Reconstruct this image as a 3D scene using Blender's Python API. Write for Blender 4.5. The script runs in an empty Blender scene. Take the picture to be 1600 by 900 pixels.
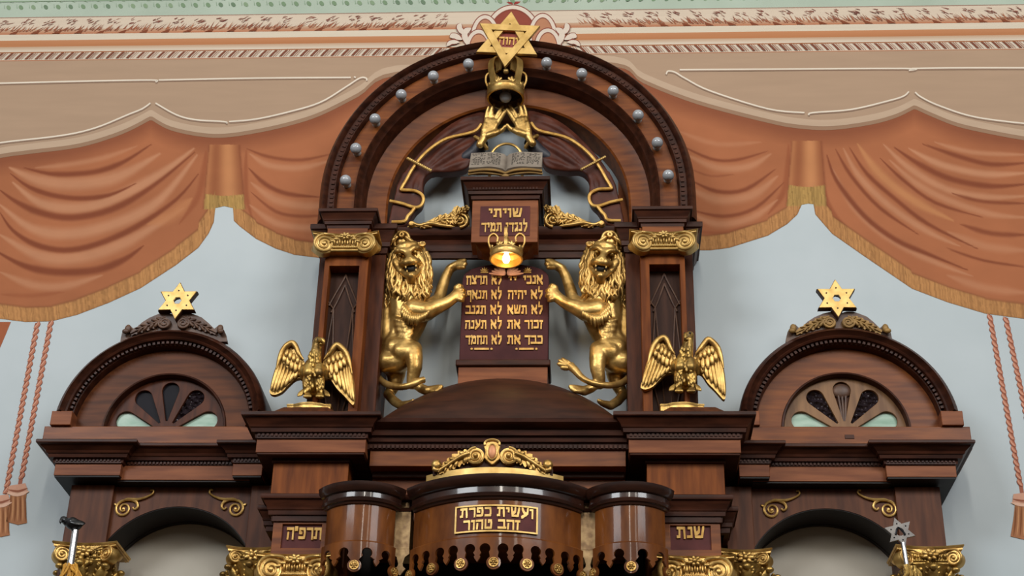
import bpy, bmesh, math, random
import numpy as np
from mathutils import Vector, Matrix, Quaternion

random.seed(7)
PI = math.pi
scene = bpy.context.scene
COL = scene.collection

# ------------------------------------------------------------------ camera
FPX = 2450.0
zc = np.array([106, 4424, -FPX]); zc = zc/np.linalg.norm(zc)
xc = np.array([48000, 240, 2400.0]); xc = xc - zc*xc.dot(zc); xc = xc/np.linalg.norm(xc)
yc = np.cross(zc, xc)
RM = np.stack([xc, yc, zc])
CAM = np.array([0.44603544, -7.34596022, 1.6])

def P(x, y, d):
    """photo pixel -> world point on the vertical plane d metres in front of the wall"""
    r = RM @ np.array([x-800.0, 450.0-y, -FPX])
    s = (-d-CAM[1])/r[1]
    q = CAM + r*s
    return Vector(q)

def XZ(x, y, d):
    q = P(x, y, d)
    return (q.x, q.z)

cd = bpy.data.cameras.new('camera'); co = bpy.data.objects.new('camera', cd); COL.objects.link(co)
cd.sensor_width = 36.0; cd.lens = FPX/1600.0*36.0; cd.clip_start = 0.05; cd.clip_end = 100
M4 = Matrix([[RM[i][j] for j in range(3)]+[CAM[i]] for i in range(3)]+[[0, 0, 0, 1]])
co.matrix_world = M4
scene.camera = co

scene.view_settings.view_transform = 'Standard'
scene.view_settings.look = 'None'
scene.view_settings.gamma = 1.0
scene.view_settings.use_curve_mapping = False
scene.view_settings.exposure = 0.0

# ------------------------------------------------------------------ light of the hall
def srgb(c):
    out = []
    for v in c:
        v = v/255.0
        out.append(v/12.92 if v <= 0.04045 else ((v+0.055)/1.055)**2.4)
    return tuple(out)

w = bpy.data.worlds.new('hall_world'); scene.world = w; w.use_nodes = True
nt = w.node_tree; nt.nodes.clear()
tc = nt.nodes.new('ShaderNodeTexCoord'); sp = nt.nodes.new('ShaderNodeSeparateXYZ')
rp = nt.nodes.new('ShaderNodeValToRGB'); bg = nt.nodes.new('ShaderNodeBackground'); wo = nt.nodes.new('ShaderNodeOutputWorld')
mr = nt.nodes.new('ShaderNodeMapRange'); mr.inputs[1].default_value = -1; mr.inputs[2].default_value = 1
nt.links.new(tc.outputs['Generated'], sp.inputs[0]); nt.links.new(sp.outputs['Z'], mr.inputs[0]); nt.links.new(mr.outputs[0], rp.inputs[0])
cr = rp.color_ramp
cr.elements[0].position = 0.0; cr.elements[0].color = (0.09, 0.06, 0.04, 1)
cr.elements[1].position = 1.0; cr.elements[1].color = (0.62, 0.64, 0.62, 1)
e = cr.elements.new(0.42); e.color = (0.16, 0.12, 0.085, 1)
e = cr.elements.new(0.58); e.color = (0.42, 0.40, 0.38, 1)
nt.links.new(rp.outputs[0], bg.inputs[0]); bg.inputs[1].default_value = 0.46
nt.links.new(bg.outputs[0], wo.inputs[0])

def area(name, loc, target, sx, sy, power, color):
    ld = bpy.data.lights.new(name, 'AREA'); ld.shape = 'RECTANGLE'; ld.size = sx; ld.size_y = sy
    ld.energy = power; ld.color = color
    o = bpy.data.objects.new(name, ld); COL.objects.link(o); o.location = loc
    o.rotation_euler = (Vector(target)-Vector(loc)).to_track_quat('-Z', 'Y').to_euler()
    return o
area('window_light_rear', (0.5, -13.0, 9.2), (0, 0, 4.6), 0.5, 5.5, 330, (1.0, 0.94, 0.84))
area('window_light_left', (-6.5, -10.5, 9.9), (0, 0, 5.2), 4.6, 3.0, 740, (0.93, 0.97, 1.0))
area('window_light_right', (7.0, -10.5, 9.9), (0, 0, 5.2), 4.6, 3.0, 690, (0.95, 0.98, 1.0))
area('window_light_rear', (4.2, -13.0, 10.6), (1.2, 0, 4.8), 0.7, 5.0, 150, (1.0, 0.93, 0.82))
area('ceiling_light', (0.3, -4.6, 10.6), (0, 0.2, 5.0), 4.5, 3.0, 60, (1.0, 0.94, 0.84))

# ------------------------------------------------------------------ materials
def nodes(name):
    m = bpy.data.materials.new(name); m.use_nodes = True
    n = m.node_tree; b = n.nodes['Principled BSDF']
    return m, n, b

def noise_mat(name, c1, c2, scale=(1, 1, 1), nscale=6.0, rough=0.5, metal=0.0, bump=0.0, coat=0.0, detail=5.0, lo=0.35, hi=0.65, rough2=None, spec=0.5, bscale=None):
    m, n, b = nodes(name)
    t = n.nodes.new('ShaderNodeTexCoord'); mp = n.nodes.new('ShaderNodeMapping'); mp.inputs['Scale'].default_value = scale
    nz = n.nodes.new('ShaderNodeTexNoise'); nz.inputs['Scale'].default_value = nscale; nz.inputs['Detail'].default_value = detail
    r = n.nodes.new('ShaderNodeValToRGB')
    r.color_ramp.elements[0].position = lo; r.color_ramp.elements[0].color = (*srgb(c1), 1)
    r.color_ramp.elements[1].position = hi; r.color_ramp.elements[1].color = (*srgb(c2), 1)
    n.links.new(t.outputs['Object'], mp.inputs[0]); n.links.new(mp.outputs[0], nz.inputs['Vector'])
    n.links.new(nz.outputs[0], r.inputs[0]); n.links.new(r.outputs[0], b.inputs['Base Color'])
    b.inputs['Roughness'].default_value = rough; b.inputs['Metallic'].default_value = metal
    b.inputs['Specular IOR Level'].default_value = spec
    if coat: b.inputs['Coat Weight'].default_value = coat; b.inputs['Coat Roughness'].default_value = 0.07
    if rough2 is not None:
        q = n.nodes.new('ShaderNodeMapRange'); q.inputs[3].default_value = rough2; q.inputs[4].default_value = rough
        n.links.new(nz.outputs[0], q.inputs[0]); n.links.new(q.outputs[0], b.inputs['Roughness'])
    if bump:
        bp = n.nodes.new('ShaderNodeBump'); bp.inputs['Strength'].default_value = bump; bp.inputs['Distance'].default_value = 0.01
        if bscale:
            n2 = n.nodes.new('ShaderNodeTexNoise'); n2.inputs['Scale'].default_value = bscale; n2.inputs['Detail'].default_value = 3
            n.links.new(t.outputs['Object'], n2.inputs['Vector']); n.links.new(n2.outputs[0], bp.inputs['Height'])
        else: n.links.new(nz.outputs[0], bp.inputs['Height'])
        n.links.new(bp.outputs[0], b.inputs['Normal'])
    return m

MAT = {}
MAT['wood'] = noise_mat('mahogany_across', (92, 45, 16), (128, 70, 28), (1.2, 6, 11), 3.0, 0.38, detail=8, spec=.2)
MAT['wood_gloss'] = noise_mat('varnished_mahogany', (84, 44, 18), (120, 68, 28), (5, 5, 1.6), 3.0, 0.34, coat=0.22, detail=8, spec=.12)
MAT['wood_up'] = noise_mat('mahogany_upright', (92, 45, 16), (130, 70, 28), (9, 6, 1.0), 3.0, 0.42, detail=8, spec=.10)
MAT['wood_red'] = noise_mat('red_mahogany', (108, 60, 36), (136, 81, 50), (1.2, 6, 11), 3.0, 0.45, detail=8, spec=.15)
MAT['dark'] = noise_mat('dark_stained_moulding', (46, 23, 15), (70, 37, 24), (1.5, 6, 8), 4.0, 0.38, detail=6, spec=.14)
MAT['dark_coat'] = noise_mat('dark_varnished_moulding', (36, 19, 14), (54, 29, 20), (1.5, 6, 8), 4.0, 0.3, coat=0.5, detail=6, spec=.3)
MAT['wood_side'] = noise_mat('dull_brown_mahogany', (66, 35, 21), (94, 54, 33), (9, 6, 1.0), 3.0, 0.44, detail=8, spec=.14)
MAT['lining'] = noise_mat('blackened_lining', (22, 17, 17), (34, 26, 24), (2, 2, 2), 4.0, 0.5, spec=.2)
MAT['wood_sheen'] = noise_mat('sheen_lit_mahogany', (104, 72, 46), (136, 100, 66), (9, 6, 1.0), 3.0, 0.4, detail=8, spec=.2)  # right fan window: sheen of light from the right put into the colour
MAT['panel_dark'] = noise_mat('dark_panel_wood', (48, 30, 24), (66, 42, 32), (8, 6, 1.2), 4.0, 0.5, spec=.1)
MAT['wood_shaded'] = noise_mat('shaded_mahogany_across', (72, 38, 20), (100, 56, 30), (1.2, 6, 11), 3.0, 0.42, detail=8, spec=.12)  # left tympanum: same wood, its weaker light painted as a darker tone
MAT['niche'] = noise_mat('warm_grey_niche', (172, 164, 151), (184, 177, 164), (1, 1, 1), 2.5, 0.85, spec=.2)
MAT['dark_up'] = noise_mat('dark_stained_upright', (60, 31, 20), (88, 47, 28), (8, 6, 1.2), 4.0, 0.42, detail=6, spec=.12)
MAT['dark_gloss'] = noise_mat('dark_varnished_roof', (48, 28, 20), (66, 38, 26), (1.5, 6, 8), 4.0, 0.42, detail=6, spec=.12)
MAT['black'] = noise_mat('dark_interior', (14, 10, 9), (24, 17, 14), (1, 1, 1), 5.0, 0.6)
MAT['maroon'] = noise_mat('maroon_panel', (72, 32, 32), (92, 44, 42), (1, 1, 1), 9.0, 0.6, spec=.2)
MAT['maroon_deep'] = noise_mat('deep_maroon_slab', (62, 30, 32), (78, 40, 40), (1, 1, 1), 7.0, 0.65, spec=.15)
MAT['red'] = noise_mat('red_paint', (122, 36, 26), (136, 46, 34), (1, 1, 1), 9.0, 0.5)
MAT['drape'] = noise_mat('carved_drapery_brown', (64, 31, 22), (86, 44, 31), (3, 3, 3), 4.0, 0.46, spec=.2)
MAT['navy'] = noise_mat('dark_blue_cuff', (26, 26, 34), (40, 38, 46), (3, 3, 3), 6.0, 0.5)
MAT['gold'] = noise_mat('gilding', (158, 121, 62), (220, 180, 108), (1, 1, 1), 13.0, 0.46, metal=0.78, bump=0.16, rough2=0.32, bscale=55)
MAT['gold_bright'] = noise_mat('bright_gilding', (176, 142, 80), (204, 169, 104), (1, 1, 1), 20.0, 0.44, metal=0.7)
MAT['gold_old'] = noise_mat('tarnished_gilding', (124, 96, 52), (206, 168, 92), (1, 1, 1), 14.0, 0.4, metal=0.8, bump=0.3, bscale=70)
MAT['gold_dull'] = noise_mat('dull_gold_paint', (128, 98, 52), (158, 122, 66), (1, 1, 1), 14.0, 0.55, metal=0.3)
MAT['letter'] = noise_mat('gold_leaf_letters', (196, 150, 76), (222, 180, 106), (1, 1, 1), 30.0, 0.55, metal=0.1, spec=.2)
MAT['trim'] = noise_mat('gold_painted_cord', (186, 136, 60), (222, 176, 92), (1, 1, 1), 30.0, 0.45, metal=0.4)
MAT['carved_brown'] = noise_mat('carved_brown_cresting', (70, 46, 34), (98, 68, 48), (1, 1, 1), 20.0, 0.5)
MAT['bulb'] = noise_mat('frosted_bulb', (150, 152, 156), (162, 164, 168), (1, 1, 1), 5.0, 0.18, coat=0.5)
MAT['socket'] = noise_mat('white_porcelain', (176, 174, 168), (192, 190, 184), (1, 1, 1), 5.0, 0.3)
MAT['stone'] = noise_mat('grey_book_page', (120, 108, 96), (142, 130, 116), (1, 1, 1), 12.0, 0.7)
MAT['ink'] = noise_mat('grey_ink', (62, 56, 50), (74, 66, 58), (1, 1, 1), 12.0, 0.8)
MAT['pewter'] = noise_mat('pewter', (84, 80, 78), (108, 104, 100), (1, 1, 1), 12.0, 0.4, metal=0.7)
MAT['silver'] = noise_mat('silver_pole', (176, 174, 176), (206, 204, 204), (1, 1, 1), 12.0, 0.25, metal=0.85)
MAT['crow'] = noise_mat('black_enamel', (12, 12, 14), (26, 26, 28), (1, 1, 1), 30.0, 0.3)
MAT['fringe'] = noise_mat('yellow_fringe', (170, 116, 28), (216, 160, 56), (30, 30, 2), 6.0, 0.7)
MAT['blue'] = noise_mat('blue_flag', (24, 28, 84), (34, 40, 110), (1, 1, 1), 6.0, 0.8)
MAT['copper'] = noise_mat('pinkish_copper', (176, 112, 76), (206, 142, 98), (1, 1, 1), 20.0, 0.45, metal=0.3)
MAT['jade'] = noise_mat('pale_green_glass', (128, 160, 140), (172, 194, 178), (1.2, 1, 4), 5.0, 0.3, spec=.2)
MAT['iron'] = noise_mat('dark_iron', (26, 26, 30), (46, 46, 50), (1, 1, 1), 9.0, 0.35, metal=0.7)
MAT['brass_strip'] = noise_mat('mottled_brass', (118, 88, 54), (168, 138, 94), (1, 1, 1), 30.0, 0.45, metal=0.35)
MAT['wall'] = noise_mat('pale_blue_plaster', (178, 187, 190), (187, 195, 198), (1, 1, 1), 1.6, 0.85, spec=0.2, bump=0.05, bscale=8)
MAT['cove'] = noise_mat('sage_green_plaster', (160, 172, 156), (172, 184, 168), (1, 1, 1), 2.0, 0.85, spec=0.2)

def glitter(name, base, scale):
    m, n, b = nodes(name)
    t = n.nodes.new('ShaderNodeTexCoord'); v = n.nodes.new('ShaderNodeTexVoronoi'); v.inputs['Scale'].default_value = scale
    n.links.new(t.outputs['Object'], v.inputs['Vector'])
    bp = n.nodes.new('ShaderNodeBump'); bp.inputs['Strength'].default_value = 1.0; bp.inputs['Distance'].default_value = 0.05
    n.links.new(v.outputs['Distance'], bp.inputs['Height']); n.links.new(bp.outputs[0], b.inputs['Normal'])
    b.inputs['Base Color'].default_value = (*srgb(base), 1); b.inputs['Roughness'].default_value = 0.12
    b.inputs['Specular IOR Level'].default_value = 0.8
    return m
MAT['glitter'] = glitter('hammered_dark_glass', (44, 36, 40), 40)
MAT['darkglass'] = noise_mat('dark_glass', (16, 15, 20), (26, 24, 30), (1, 1, 1), 6.0, 0.5, spec=.1)

m, n, b = nodes('mural_paint')
at = n.nodes.new('ShaderNodeAttribute'); at.attribute_name = 'Paint'
nz = n.nodes.new('ShaderNodeTexNoise'); nz.inputs['Scale'].default_value = 14; nz.inputs['Detail'].default_value = 4
mxr = n.nodes.new('ShaderNodeMapRange'); mxr.inputs[3].default_value = 0.83; mxr.inputs[4].default_value = 1.03
mul = n.nodes.new('ShaderNodeVectorMath'); mul.operation = 'SCALE'
n.links.new(nz.outputs[0], mxr.inputs[0]); n.links.new(at.outputs['Color'], mul.inputs[0]); n.links.new(mxr.outputs[0], mul.inputs['Scale'])
n.links.new(mul.outputs[0], b.inputs['Base Color']); b.inputs['Roughness'].default_value = 0.85; b.inputs['Specular IOR Level'].default_value = 0.2
MAT['mural'] = m

m, n, b = nodes('lit_bulb')
b.inputs['Base Color'].default_value = (1, 0.9, 0.7, 1)
b.inputs['Emission Color'].default_value = (1.0, 0.72, 0.30, 1); b.inputs['Emission Strength'].default_value = 14.0
MAT['lit'] = m

# ------------------------------------------------------------------ mesh builder
class G:
    def __init__(s): s.v = []; s.f = []
    def add(s, vs, fs):
        o = len(s.v); s.v += [tuple(p) for p in vs]; s.f += [tuple(i+o for i in f) for f in fs]
    def box(s, x0, x1, d0, d1, z0, z1):
        vs = [(x, -d, z) for z in (z0, z1) for d in (d0, d1) for x in (x0, x1)]
        s.add(vs, [(0, 1, 3, 2), (4, 6, 7, 5), (0, 4, 5, 1), (2, 3, 7, 6), (0, 2, 6, 4), (1, 5, 7, 3)])
    def prism(s, poly, d0, d1, mp=None):
        n = len(poly)
        if mp is None: mp = lambda x, z, d: (x, -d, z)
        vs = [mp(x, z, d1) for x, z in poly]+[mp(x, z, d0) for x, z in poly]
        fs = [tuple(range(n)), tuple(range(2*n-1, n-1, -1))]+[(i, i+n, (i+1) % n+n, (i+1) % n) for i in range(n)]
        s.add(vs, fs)
    def plan(s, poly, z0, z1):   # polygon in plan (X, d) extruded upwards
        n = len(poly)
        vs = [(x, -d, z1) for x, d in poly]+[(x, -d, z0) for x, d in poly]
        s.add(vs, [tuple(range(n)), tuple(range(2*n-1, n-1, -1))]+[(i, i+n, (i+1) % n+n, (i+1) % n) for i in range(n)])
    def frustum(s, x0, x1, d0, d1, z0, X0, X1, D0, D1, z1):
        vs = [(x0, -d0, z0), (x1, -d0, z0), (x1, -d1, z0), (x0, -d1, z0), (X0, -D0, z1), (X1, -D0, z1), (X1, -D1, z1), (X0, -D1, z1)]
        s.add(vs, [(0, 1, 2, 3), (7, 6, 5, 4), (0, 4, 5, 1), (1, 5, 6, 2), (2, 6, 7, 3), (3, 7, 4, 0)])
    def sweep(s, path, prof, mp, closed=False):
        """prof = closed polygon (out, h); out is along the left normal of the path"""
        n = len(path); m = len(prof); rows = []
        for i, (a, b_) in enumerate(path):
            def nrm(p, q):
                dx, dy = q[0]-p[0], q[1]-p[1]; L = math.hypot(dx, dy) or 1e-9
                return (-dy/L, dx/L)
            if closed or 0 < i < n-1:
                n1 = nrm(path[i-1], path[i]); n2 = nrm(path[i], path[(i+1) % n])
                k = 1+n1[0]*n2[0]+n1[1]*n2[1]; k = max(k, 0.25)
                nx, ny = (n1[0]+n2[0])/k, (n1[1]+n2[1])/k
            elif i == 0: nx, ny = nrm(path[0], path[1])
            else: nx, ny = nrm(path[-2], path[-1])
            rows.append([mp(a+nx*o, b_+ny*o, h) for o, h in prof])
        vs = [p for r in rows for p in r]; fs = []
        for i in range(n if closed else n-1):
            j = (i+1) % n
            for k in range(m):
                l = (k+1) % m
                fs.append((i*m+k, i*m+l, j*m+l, j*m+k))
        if not closed: fs += [tuple(range(m-1, -1, -1)), tuple((n-1)*m+k for k in range(m))]
        s.add(vs, fs)
    def tube(s, pts, rad, n=10, flat=1.0, smooth=0, up=None):
        pts = [Vector(p) for p in pts]
        if not isinstance(rad, (list, tuple)): rad = [rad]*len(pts)
        if smooth: pts, rad = crom(pts, rad, smooth)
        N = len(pts); vs = []; prev = None
        for i in range(N):
            t = (pts[min(i+1, N-1)]-pts[max(i-1, 0)])
            if t.length < 1e-9: t = Vector((0, 0, 1))
            t.normalize()
            if prev is None:
                a = Vector(up) if up else (Vector((0, 1, 0)) if abs(t.y) < 0.9 else Vector((1, 0, 0)))
            else: a = prev
            u = a-t*a.dot(t)
            if u.length < 1e-6: u = t.orthogonal()
            u.normalize(); prev = u; v = t.cross(u)
            for k in range(n):
                an = 2*PI*k/n
                vs.append(pts[i]+u*math.cos(an)*rad[i]*flat+v*math.sin(an)*rad[i])
        fs = [(i*n+k, i*n+(k+1) % n, (i+1)*n+(k+1) % n, (i+1)*n+k) for i in range(N-1) for k in range(n)]
        c0 = len(vs); vs.append(pts[0]); vs.append(pts[-1])
        fs += [(c0, (k+1) % n, k) for k in range(n)]+[(c0+1, (N-1)*n+k, (N-1)*n+(k+1) % n) for k in range(n)]
        s.add(vs, fs)
    def ell(s, c, r, rot=None, nu=14, nv=9):
        c = Vector(c); vs = []
        if not isinstance(r, (list, tuple)): r = (r, r, r)
        for j in range(1, nv):
            th = PI*j/nv
            for i in range(nu):
                ph = 2*PI*i/nu
                p = Vector((r[0]*math.sin(th)*math.cos(ph), r[1]*math.sin(th)*math.sin(ph), r[2]*math.cos(th)))
                vs.append(c+(rot @ p if rot else p))
        top = len(vs); p = Vector((0, 0, r[2])); vs.append(c+(rot @ p if rot else p)); vs.append(c-(rot @ p if rot else p))
        fs = [((j*nu+i), (j+1)*nu+i, (j+1)*nu+(i+1) % nu, j*nu+(i+1) % nu) for j in range(nv-2) for i in range(nu)]
        fs += [(top, i, (i+1) % nu) for i in range(nu)]+[(top+1, (nv-2)*nu+(i+1) % nu, (nv-2)*nu+i) for i in range(nu)]
        s.add(vs, fs)
    def blade(s, p0, p1, w, t, nrm=(0, -1, 0), nu=10, nv=8):
        p0 = Vector(p0); p1 = Vector(p1); a = p1-p0; L = a.length; a.normalize(); nn = Vector(nrm); nn = (nn-a*nn.dot(a)).normalized(); b_ = a.cross(nn)
        rot = Matrix((b_, nn, a)).transposed()
        s.ell((p0+p1)/2, (w, t, L/2), rot, nu, nv)
    def capsule(s, p, q, r0, r1, n=12):
        s.ell(p, r0, None, n, 8); s.ell(q, r1, None, n, 8); s.tube([p, q], [r0, r1], n)
    def chain(s, lst):
        for (p, r0), (q, r1) in zip(lst[:-1], lst[1:]): s.capsule(p, q, r0, r1)
    def lathe(s, c, prof, axis=(0, 0, 1), n=24, a0=0, a1=2*PI):
        """prof = [(r, h)] along axis"""
        ax = Vector(axis).normalized(); u = ax.orthogonal().normalized() if abs(ax.z) < 0.99 else Vector((1, 0, 0)); v = ax.cross(u); c = Vector(c)
        m = len(prof); vs = []
        for k in range(n):
            an = 2*PI*k/n
            for r, h in prof: vs.append(c+ax*h+(u*math.cos(an)+v*math.sin(an))*r)
        fs = [(k*m+i, ((k+1) % n)*m+i, ((k+1) % n)*m+i+1, k*m+i+1) for k in range(n) for i in range(m-1)]
        s.add(vs, fs)

def acanthus(g, mp, pts, hw, d, th=.010, teeth=7, sharp=.42, side=(1, 1)):
    """carved leaf along a pixel curve: serrated plate, midrib and side veins; mp(x, y, d) -> world"""
    c, w_ = crom([Vector((p[0], p[1], 0)) for p in pts], list(hw), 8)
    N = len(c); L = []; R_ = []; veins = []
    for i in range(N):
        t = i/(N-1); a = c[max(i-1, 0)]; b_ = c[min(i+1, N-1)]; u = (b_-a).normalized(); n_ = Vector((-u.y, u.x, 0))
        f = (t*teeth) % 1.0; k = 1-sharp*(1-f)**1.3 if f > .12 else 1-sharp*(f/.12)
        L.append(c[i]+n_*w_[i]*k*side[0]); R_.append(c[i]-n_*w_[i]*k*side[1])
        if f < .13 and 0 < i < N-1: veins.append(i)
    out = [(p.x, p.y) for p in L]+[(p.x, p.y) for p in R_[::-1]]
    W = [mp(x, y, d) for x, y in out]
    n = len(W); g.add(W+[Vector((p.x, p.y+th*1.6, p.z)) for p in W], [])
    o = len(g.v)-2*n; m = N
    for i in range(N-1):      # strips: front, back
        a, b_ = i, i+1; c1, d1 = n-1-i, n-2-i
        g.f.append((o+a, o+b_, o+d1, o+c1)); g.f.append((o+n+a, o+n+c1, o+n+d1, o+n+b_))
    for i in range(n): j = (i+1) % n; g.f.append((o+i, o+n+i, o+n+j, o+j))
    g.tube([mp(p.x, p.y, d+.004) for p in c[::2]], [max(.0022, w_[i]*.0007) for i in range(0, N, 2)], 8)
    for i in veins:
        for sd, E_ in ((1, L), (-1, R_)):
            j = min(N-1, i+3); q = E_[max(0, i-2)]*.85+c[max(0, i-2)]*.15; st = c[min(N-1, max(0, i-8))]
            g.blade(mp(st.x, st.y, d+.002), mp(q.x, q.y, d+.003), max(.003, w_[i]*.00105), th*.75)

def crom(pts, rad, sub):
    out = []; ro = []; N = len(pts)
    for i in range(N-1):
        p0 = pts[max(i-1, 0)]; p1 = pts[i]; p2 = pts[i+1]; p3 = pts[min(i+2, N-1)]
        for k in range(sub):
            t = k/sub
            out.append(0.5*((2*p1)+(p2-p0)*t+(2*p0-5*p1+4*p2-p3)*t*t+(3*p1-p0-3*p2+p3)*t**3))
            ro.append(rad[i]*(1-t)+rad[i+1]*t)
    out.append(pts[-1]); ro.append(rad[-1])
    return out, ro

def smooth2(pts, sub=6):
    v, _ = crom([Vector((p[0], p[1], 0)) for p in pts], [1]*len(pts), sub)
    return [(p.x, p.y) for p in v]

CORN = lambda a, b_, h: (a, -b_, h)     # cornice: path in plan (X, d), h = Z
ARCH = lambda a, b_, h: (a, -h, b_)     # arch: path in elevation (X, Z), h = d

# ------------------------------------------------------------------ objects
def thing(name, label, cat, loc, group=None):
    o = bpy.data.objects.new(name, None); COL.objects.link(o); o.location = loc; o.empty_display_size = 0.05
    o['label'] = label; o['category'] = cat
    if group: o['group'] = group
    return o

def wpos(o):
    p = Vector(o.location)
    while o.parent: o = o.parent; p = p+Vector(o.location)
    return p

def obj(name, g, mat, parent=None, label=None, angle=35, bevel=0, kind=None, remesh=0, sm=4, fixn=True, subd=0):
    me = bpy.data.meshes.new(name); me.from_pydata([tuple(v) for v in g.v], [], g.f)
    if fixn:
        bm = bmesh.new(); bm.from_mesh(me); bmesh.ops.recalc_face_normals(bm, faces=bm.faces); bm.to_mesh(me); bm.free()
    me.materials.append(MAT[mat] if isinstance(mat, str) else mat)
    for p in me.polygons: p.use_smooth = True
    me.set_sharp_from_angle(angle=math.radians(angle))
    o = bpy.data.objects.new(name, me); COL.objects.link(o)
    if parent is not None: o.parent = parent; o.location = -wpos(parent)
    if label: o['label'] = label
    if kind: o['kind'] = kind
    if bevel:
        b_ = o.modifiers.new('bevel', 'BEVEL'); b_.width = bevel; b_.segments = 2; b_.limit_method = 'ANGLE'; b_.angle_limit = math.radians(40)
    if remesh:
        r = o.modifiers.new('merge', 'REMESH'); r.mode = 'VOXEL'; r.voxel_size = remesh; r.use_smooth_shade = True
        q = o.modifiers.new('soften', 'SMOOTH'); q.iterations = sm; q.factor = 0.5
    return o

def solo(name, g, mat, label, cat, group=None, **k):
    o = obj(name, g, mat, None, label, **k); o['category'] = cat
    if group: o['group'] = group
    return o

def plate(outer, holes, d0, d1, bev=0.0):
    """flat board with openings, returned as G"""
    cu = bpy.data.curves.new('tmp', 'CURVE'); cu.dimensions = '2D'; cu.fill_mode = 'BOTH'; cu.extrude = abs(d1-d0)/2-bev; cu.bevel_depth = bev
    for pl in [outer]+holes:
        sp_ = cu.splines.new('POLY'); sp_.points.add(len(pl)-1); sp_.use_cyclic_u = True
        for q, (x, z) in zip(sp_.points, pl): q.co = (x, z, 0, 1)
    o = bpy.data.objects.new('tmp', cu); COL.objects.link(o)
    dg = bpy.context.evaluated_depsgraph_get(); me = bpy.data.meshes.new_from_object(o.evaluated_get(dg))
    g = G(); dm = (d0+d1)/2
    g.add([(v.co.x, -(dm+v.co.z), v.co.y) for v in me.vertices], [tuple(p.vertices) for p in me.polygons])
    bpy.data.objects.remove(o); bpy.data.curves.remove(cu); bpy.data.meshes.remove(me)
    return g

def arc(cx, cz, r, a0, a1, n=48):
    return [(cx+r*math.cos(a0+(a1-a0)*i/n), cz+r*math.sin(a0+(a1-a0)*i/n)) for i in range(n+1)]

def dentils(g, path, out, dep, h0, h1, step, duty, mp):
    """little blocks along a path, standing proud by dep of out"""
    for (a, b_), (c, d_) in zip(path[:-1], path[1:]):
        L = math.hypot(c-a, d_-b_)
        if L < step: n = 1
        else: n = int(L/step)
        tx, ty = (c-a)/L, (d_-b_)/L; nx, ny = -ty, tx
        for i in range(n):
            s0 = (i+0.5)*L/n-step*duty/2; s1 = s0+step*duty
            q = []
            for h in (h0, h1):
                for s_, o in ((s0, out), (s1, out), (s1, out+dep), (s0, out+dep)):
                    q.append(mp(a+tx*s_+nx*o, b_+ty*s_+ny*o, h))
            g.add(q, [(0, 1, 2, 3), (7, 6, 5, 4), (0, 4, 5, 1), (1, 5, 6, 2), (2, 6, 7, 3), (3, 7, 4, 0)])

def resample(path, step):
    out = []
    for (a, b_), (c, d_) in zip(path[:-1], path[1:]):
        L = math.hypot(c-a, d_-b_); n = max(1, round(L/step))
        out += [(a+(c-a)*i/n, b_+(d_-b_)*i/n) for i in range(n)]
    return out+[path[-1]]

# ------------------------------------------------------------------ Hebrew square script drawn with a broad pen
GL = {
 'א': (0.80, [[(.04, .97), (.74, .03)], [(.68, .97), (.70, .72), (.48, .47)], [(.20, .70), (.08, .40), (.12, .05)]]),
 'ב': (0.72, [[(.05, .90), (.56, .90), (.58, .10)], [(.02, .10), (.70, .10)]]),
 'ג': (0.48, [[(.10, .90), (.36, .90), (.38, .10)], [(.36, .36), (.06, .06)]]),
 'ד': (0.70, [[(.02, .90), (.66, .90)], [(.54, .90), (.54, .03)]]),
 'ה': (0.72, [[(.04, .90), (.62, .90), (.62, .04)], [(.14, .52), (.10, .05)]]),
 'ו': (0.34, [[(.04, .90), (.24, .90), (.24, .04)]]),
 'ז': (0.40, [[(.02, .90), (.36, .90)], [(.22, .90), (.18, .04)]]),
 'ח': (0.74, [[(.02, .90), (.64, .90), (.64, .04)], [(.14, .90), (.14, .04)]]),
 'ט': (0.74, [[(.08, .92), (.08, .10), (.62, .10), (.66, .60), (.62, .90), (.40, .90), (.40, .74)]]),
 'י': (0.34, [[(.04, .90), (.24, .90), (.22, .56)]]),
 'כ': (0.66, [[(.05, .90), (.52, .90), (.58, .50), (.54, .10), (.05, .10)]]),
 'ל': (0.64, [[(.14, 1.38), (.10, .90), (.54, .90), (.54, .62), (.26, .04)]]),
 'מ': (0.78, [[(.06, .95), (.22, .70), (.08, .04)], [(.22, .72), (.44, .92), (.64, .80), (.66, .10), (.36, .10)]]),
 'נ': (0.48, [[(.12, .90), (.36, .90), (.38, .10), (.04, .10)]]),
 'ע': (0.74, [[(.10, .95), (.22, .62), (.46, .28)], [(.64, .95), (.60, .50), (.06, -.02)]]),
 'פ': (0.70, [[(.26, .52), (.10, .54), (.08, .90), (.54, .90), (.60, .50), (.54, .10), (.05, .10)]]),
 'ף': (0.66, [[(.28, .54), (.10, .56), (.08, .90), (.56, .90), (.56, -.32)]]),
 'צ': (0.70, [[(.06, .95), (.56, .14)], [(.62, .95), (.56, .72), (.38, .50)], [(.04, .10), (.60, .10)]]),
 'ר': (0.66, [[(.05, .90), (.52, .90), (.56, .76), (.56, .04)]]),
 'ש': (0.92, [[(.06, .95), (.16, .10), (.68, .10), (.82, .95)], [(.44, .95), (.42, .58), (.16, .34)]]),
 'ת': (0.78, [[(.06, .90), (.62, .90), (.66, .04)], [(.22, .90), (.20, .10), (.04, .10)]]),
 ' ': (0.36, []), '״': (0.30, [[(.06, 1.0), (.04, .82)], [(.20, 1.0), (.18, .82)]]),
}
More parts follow.
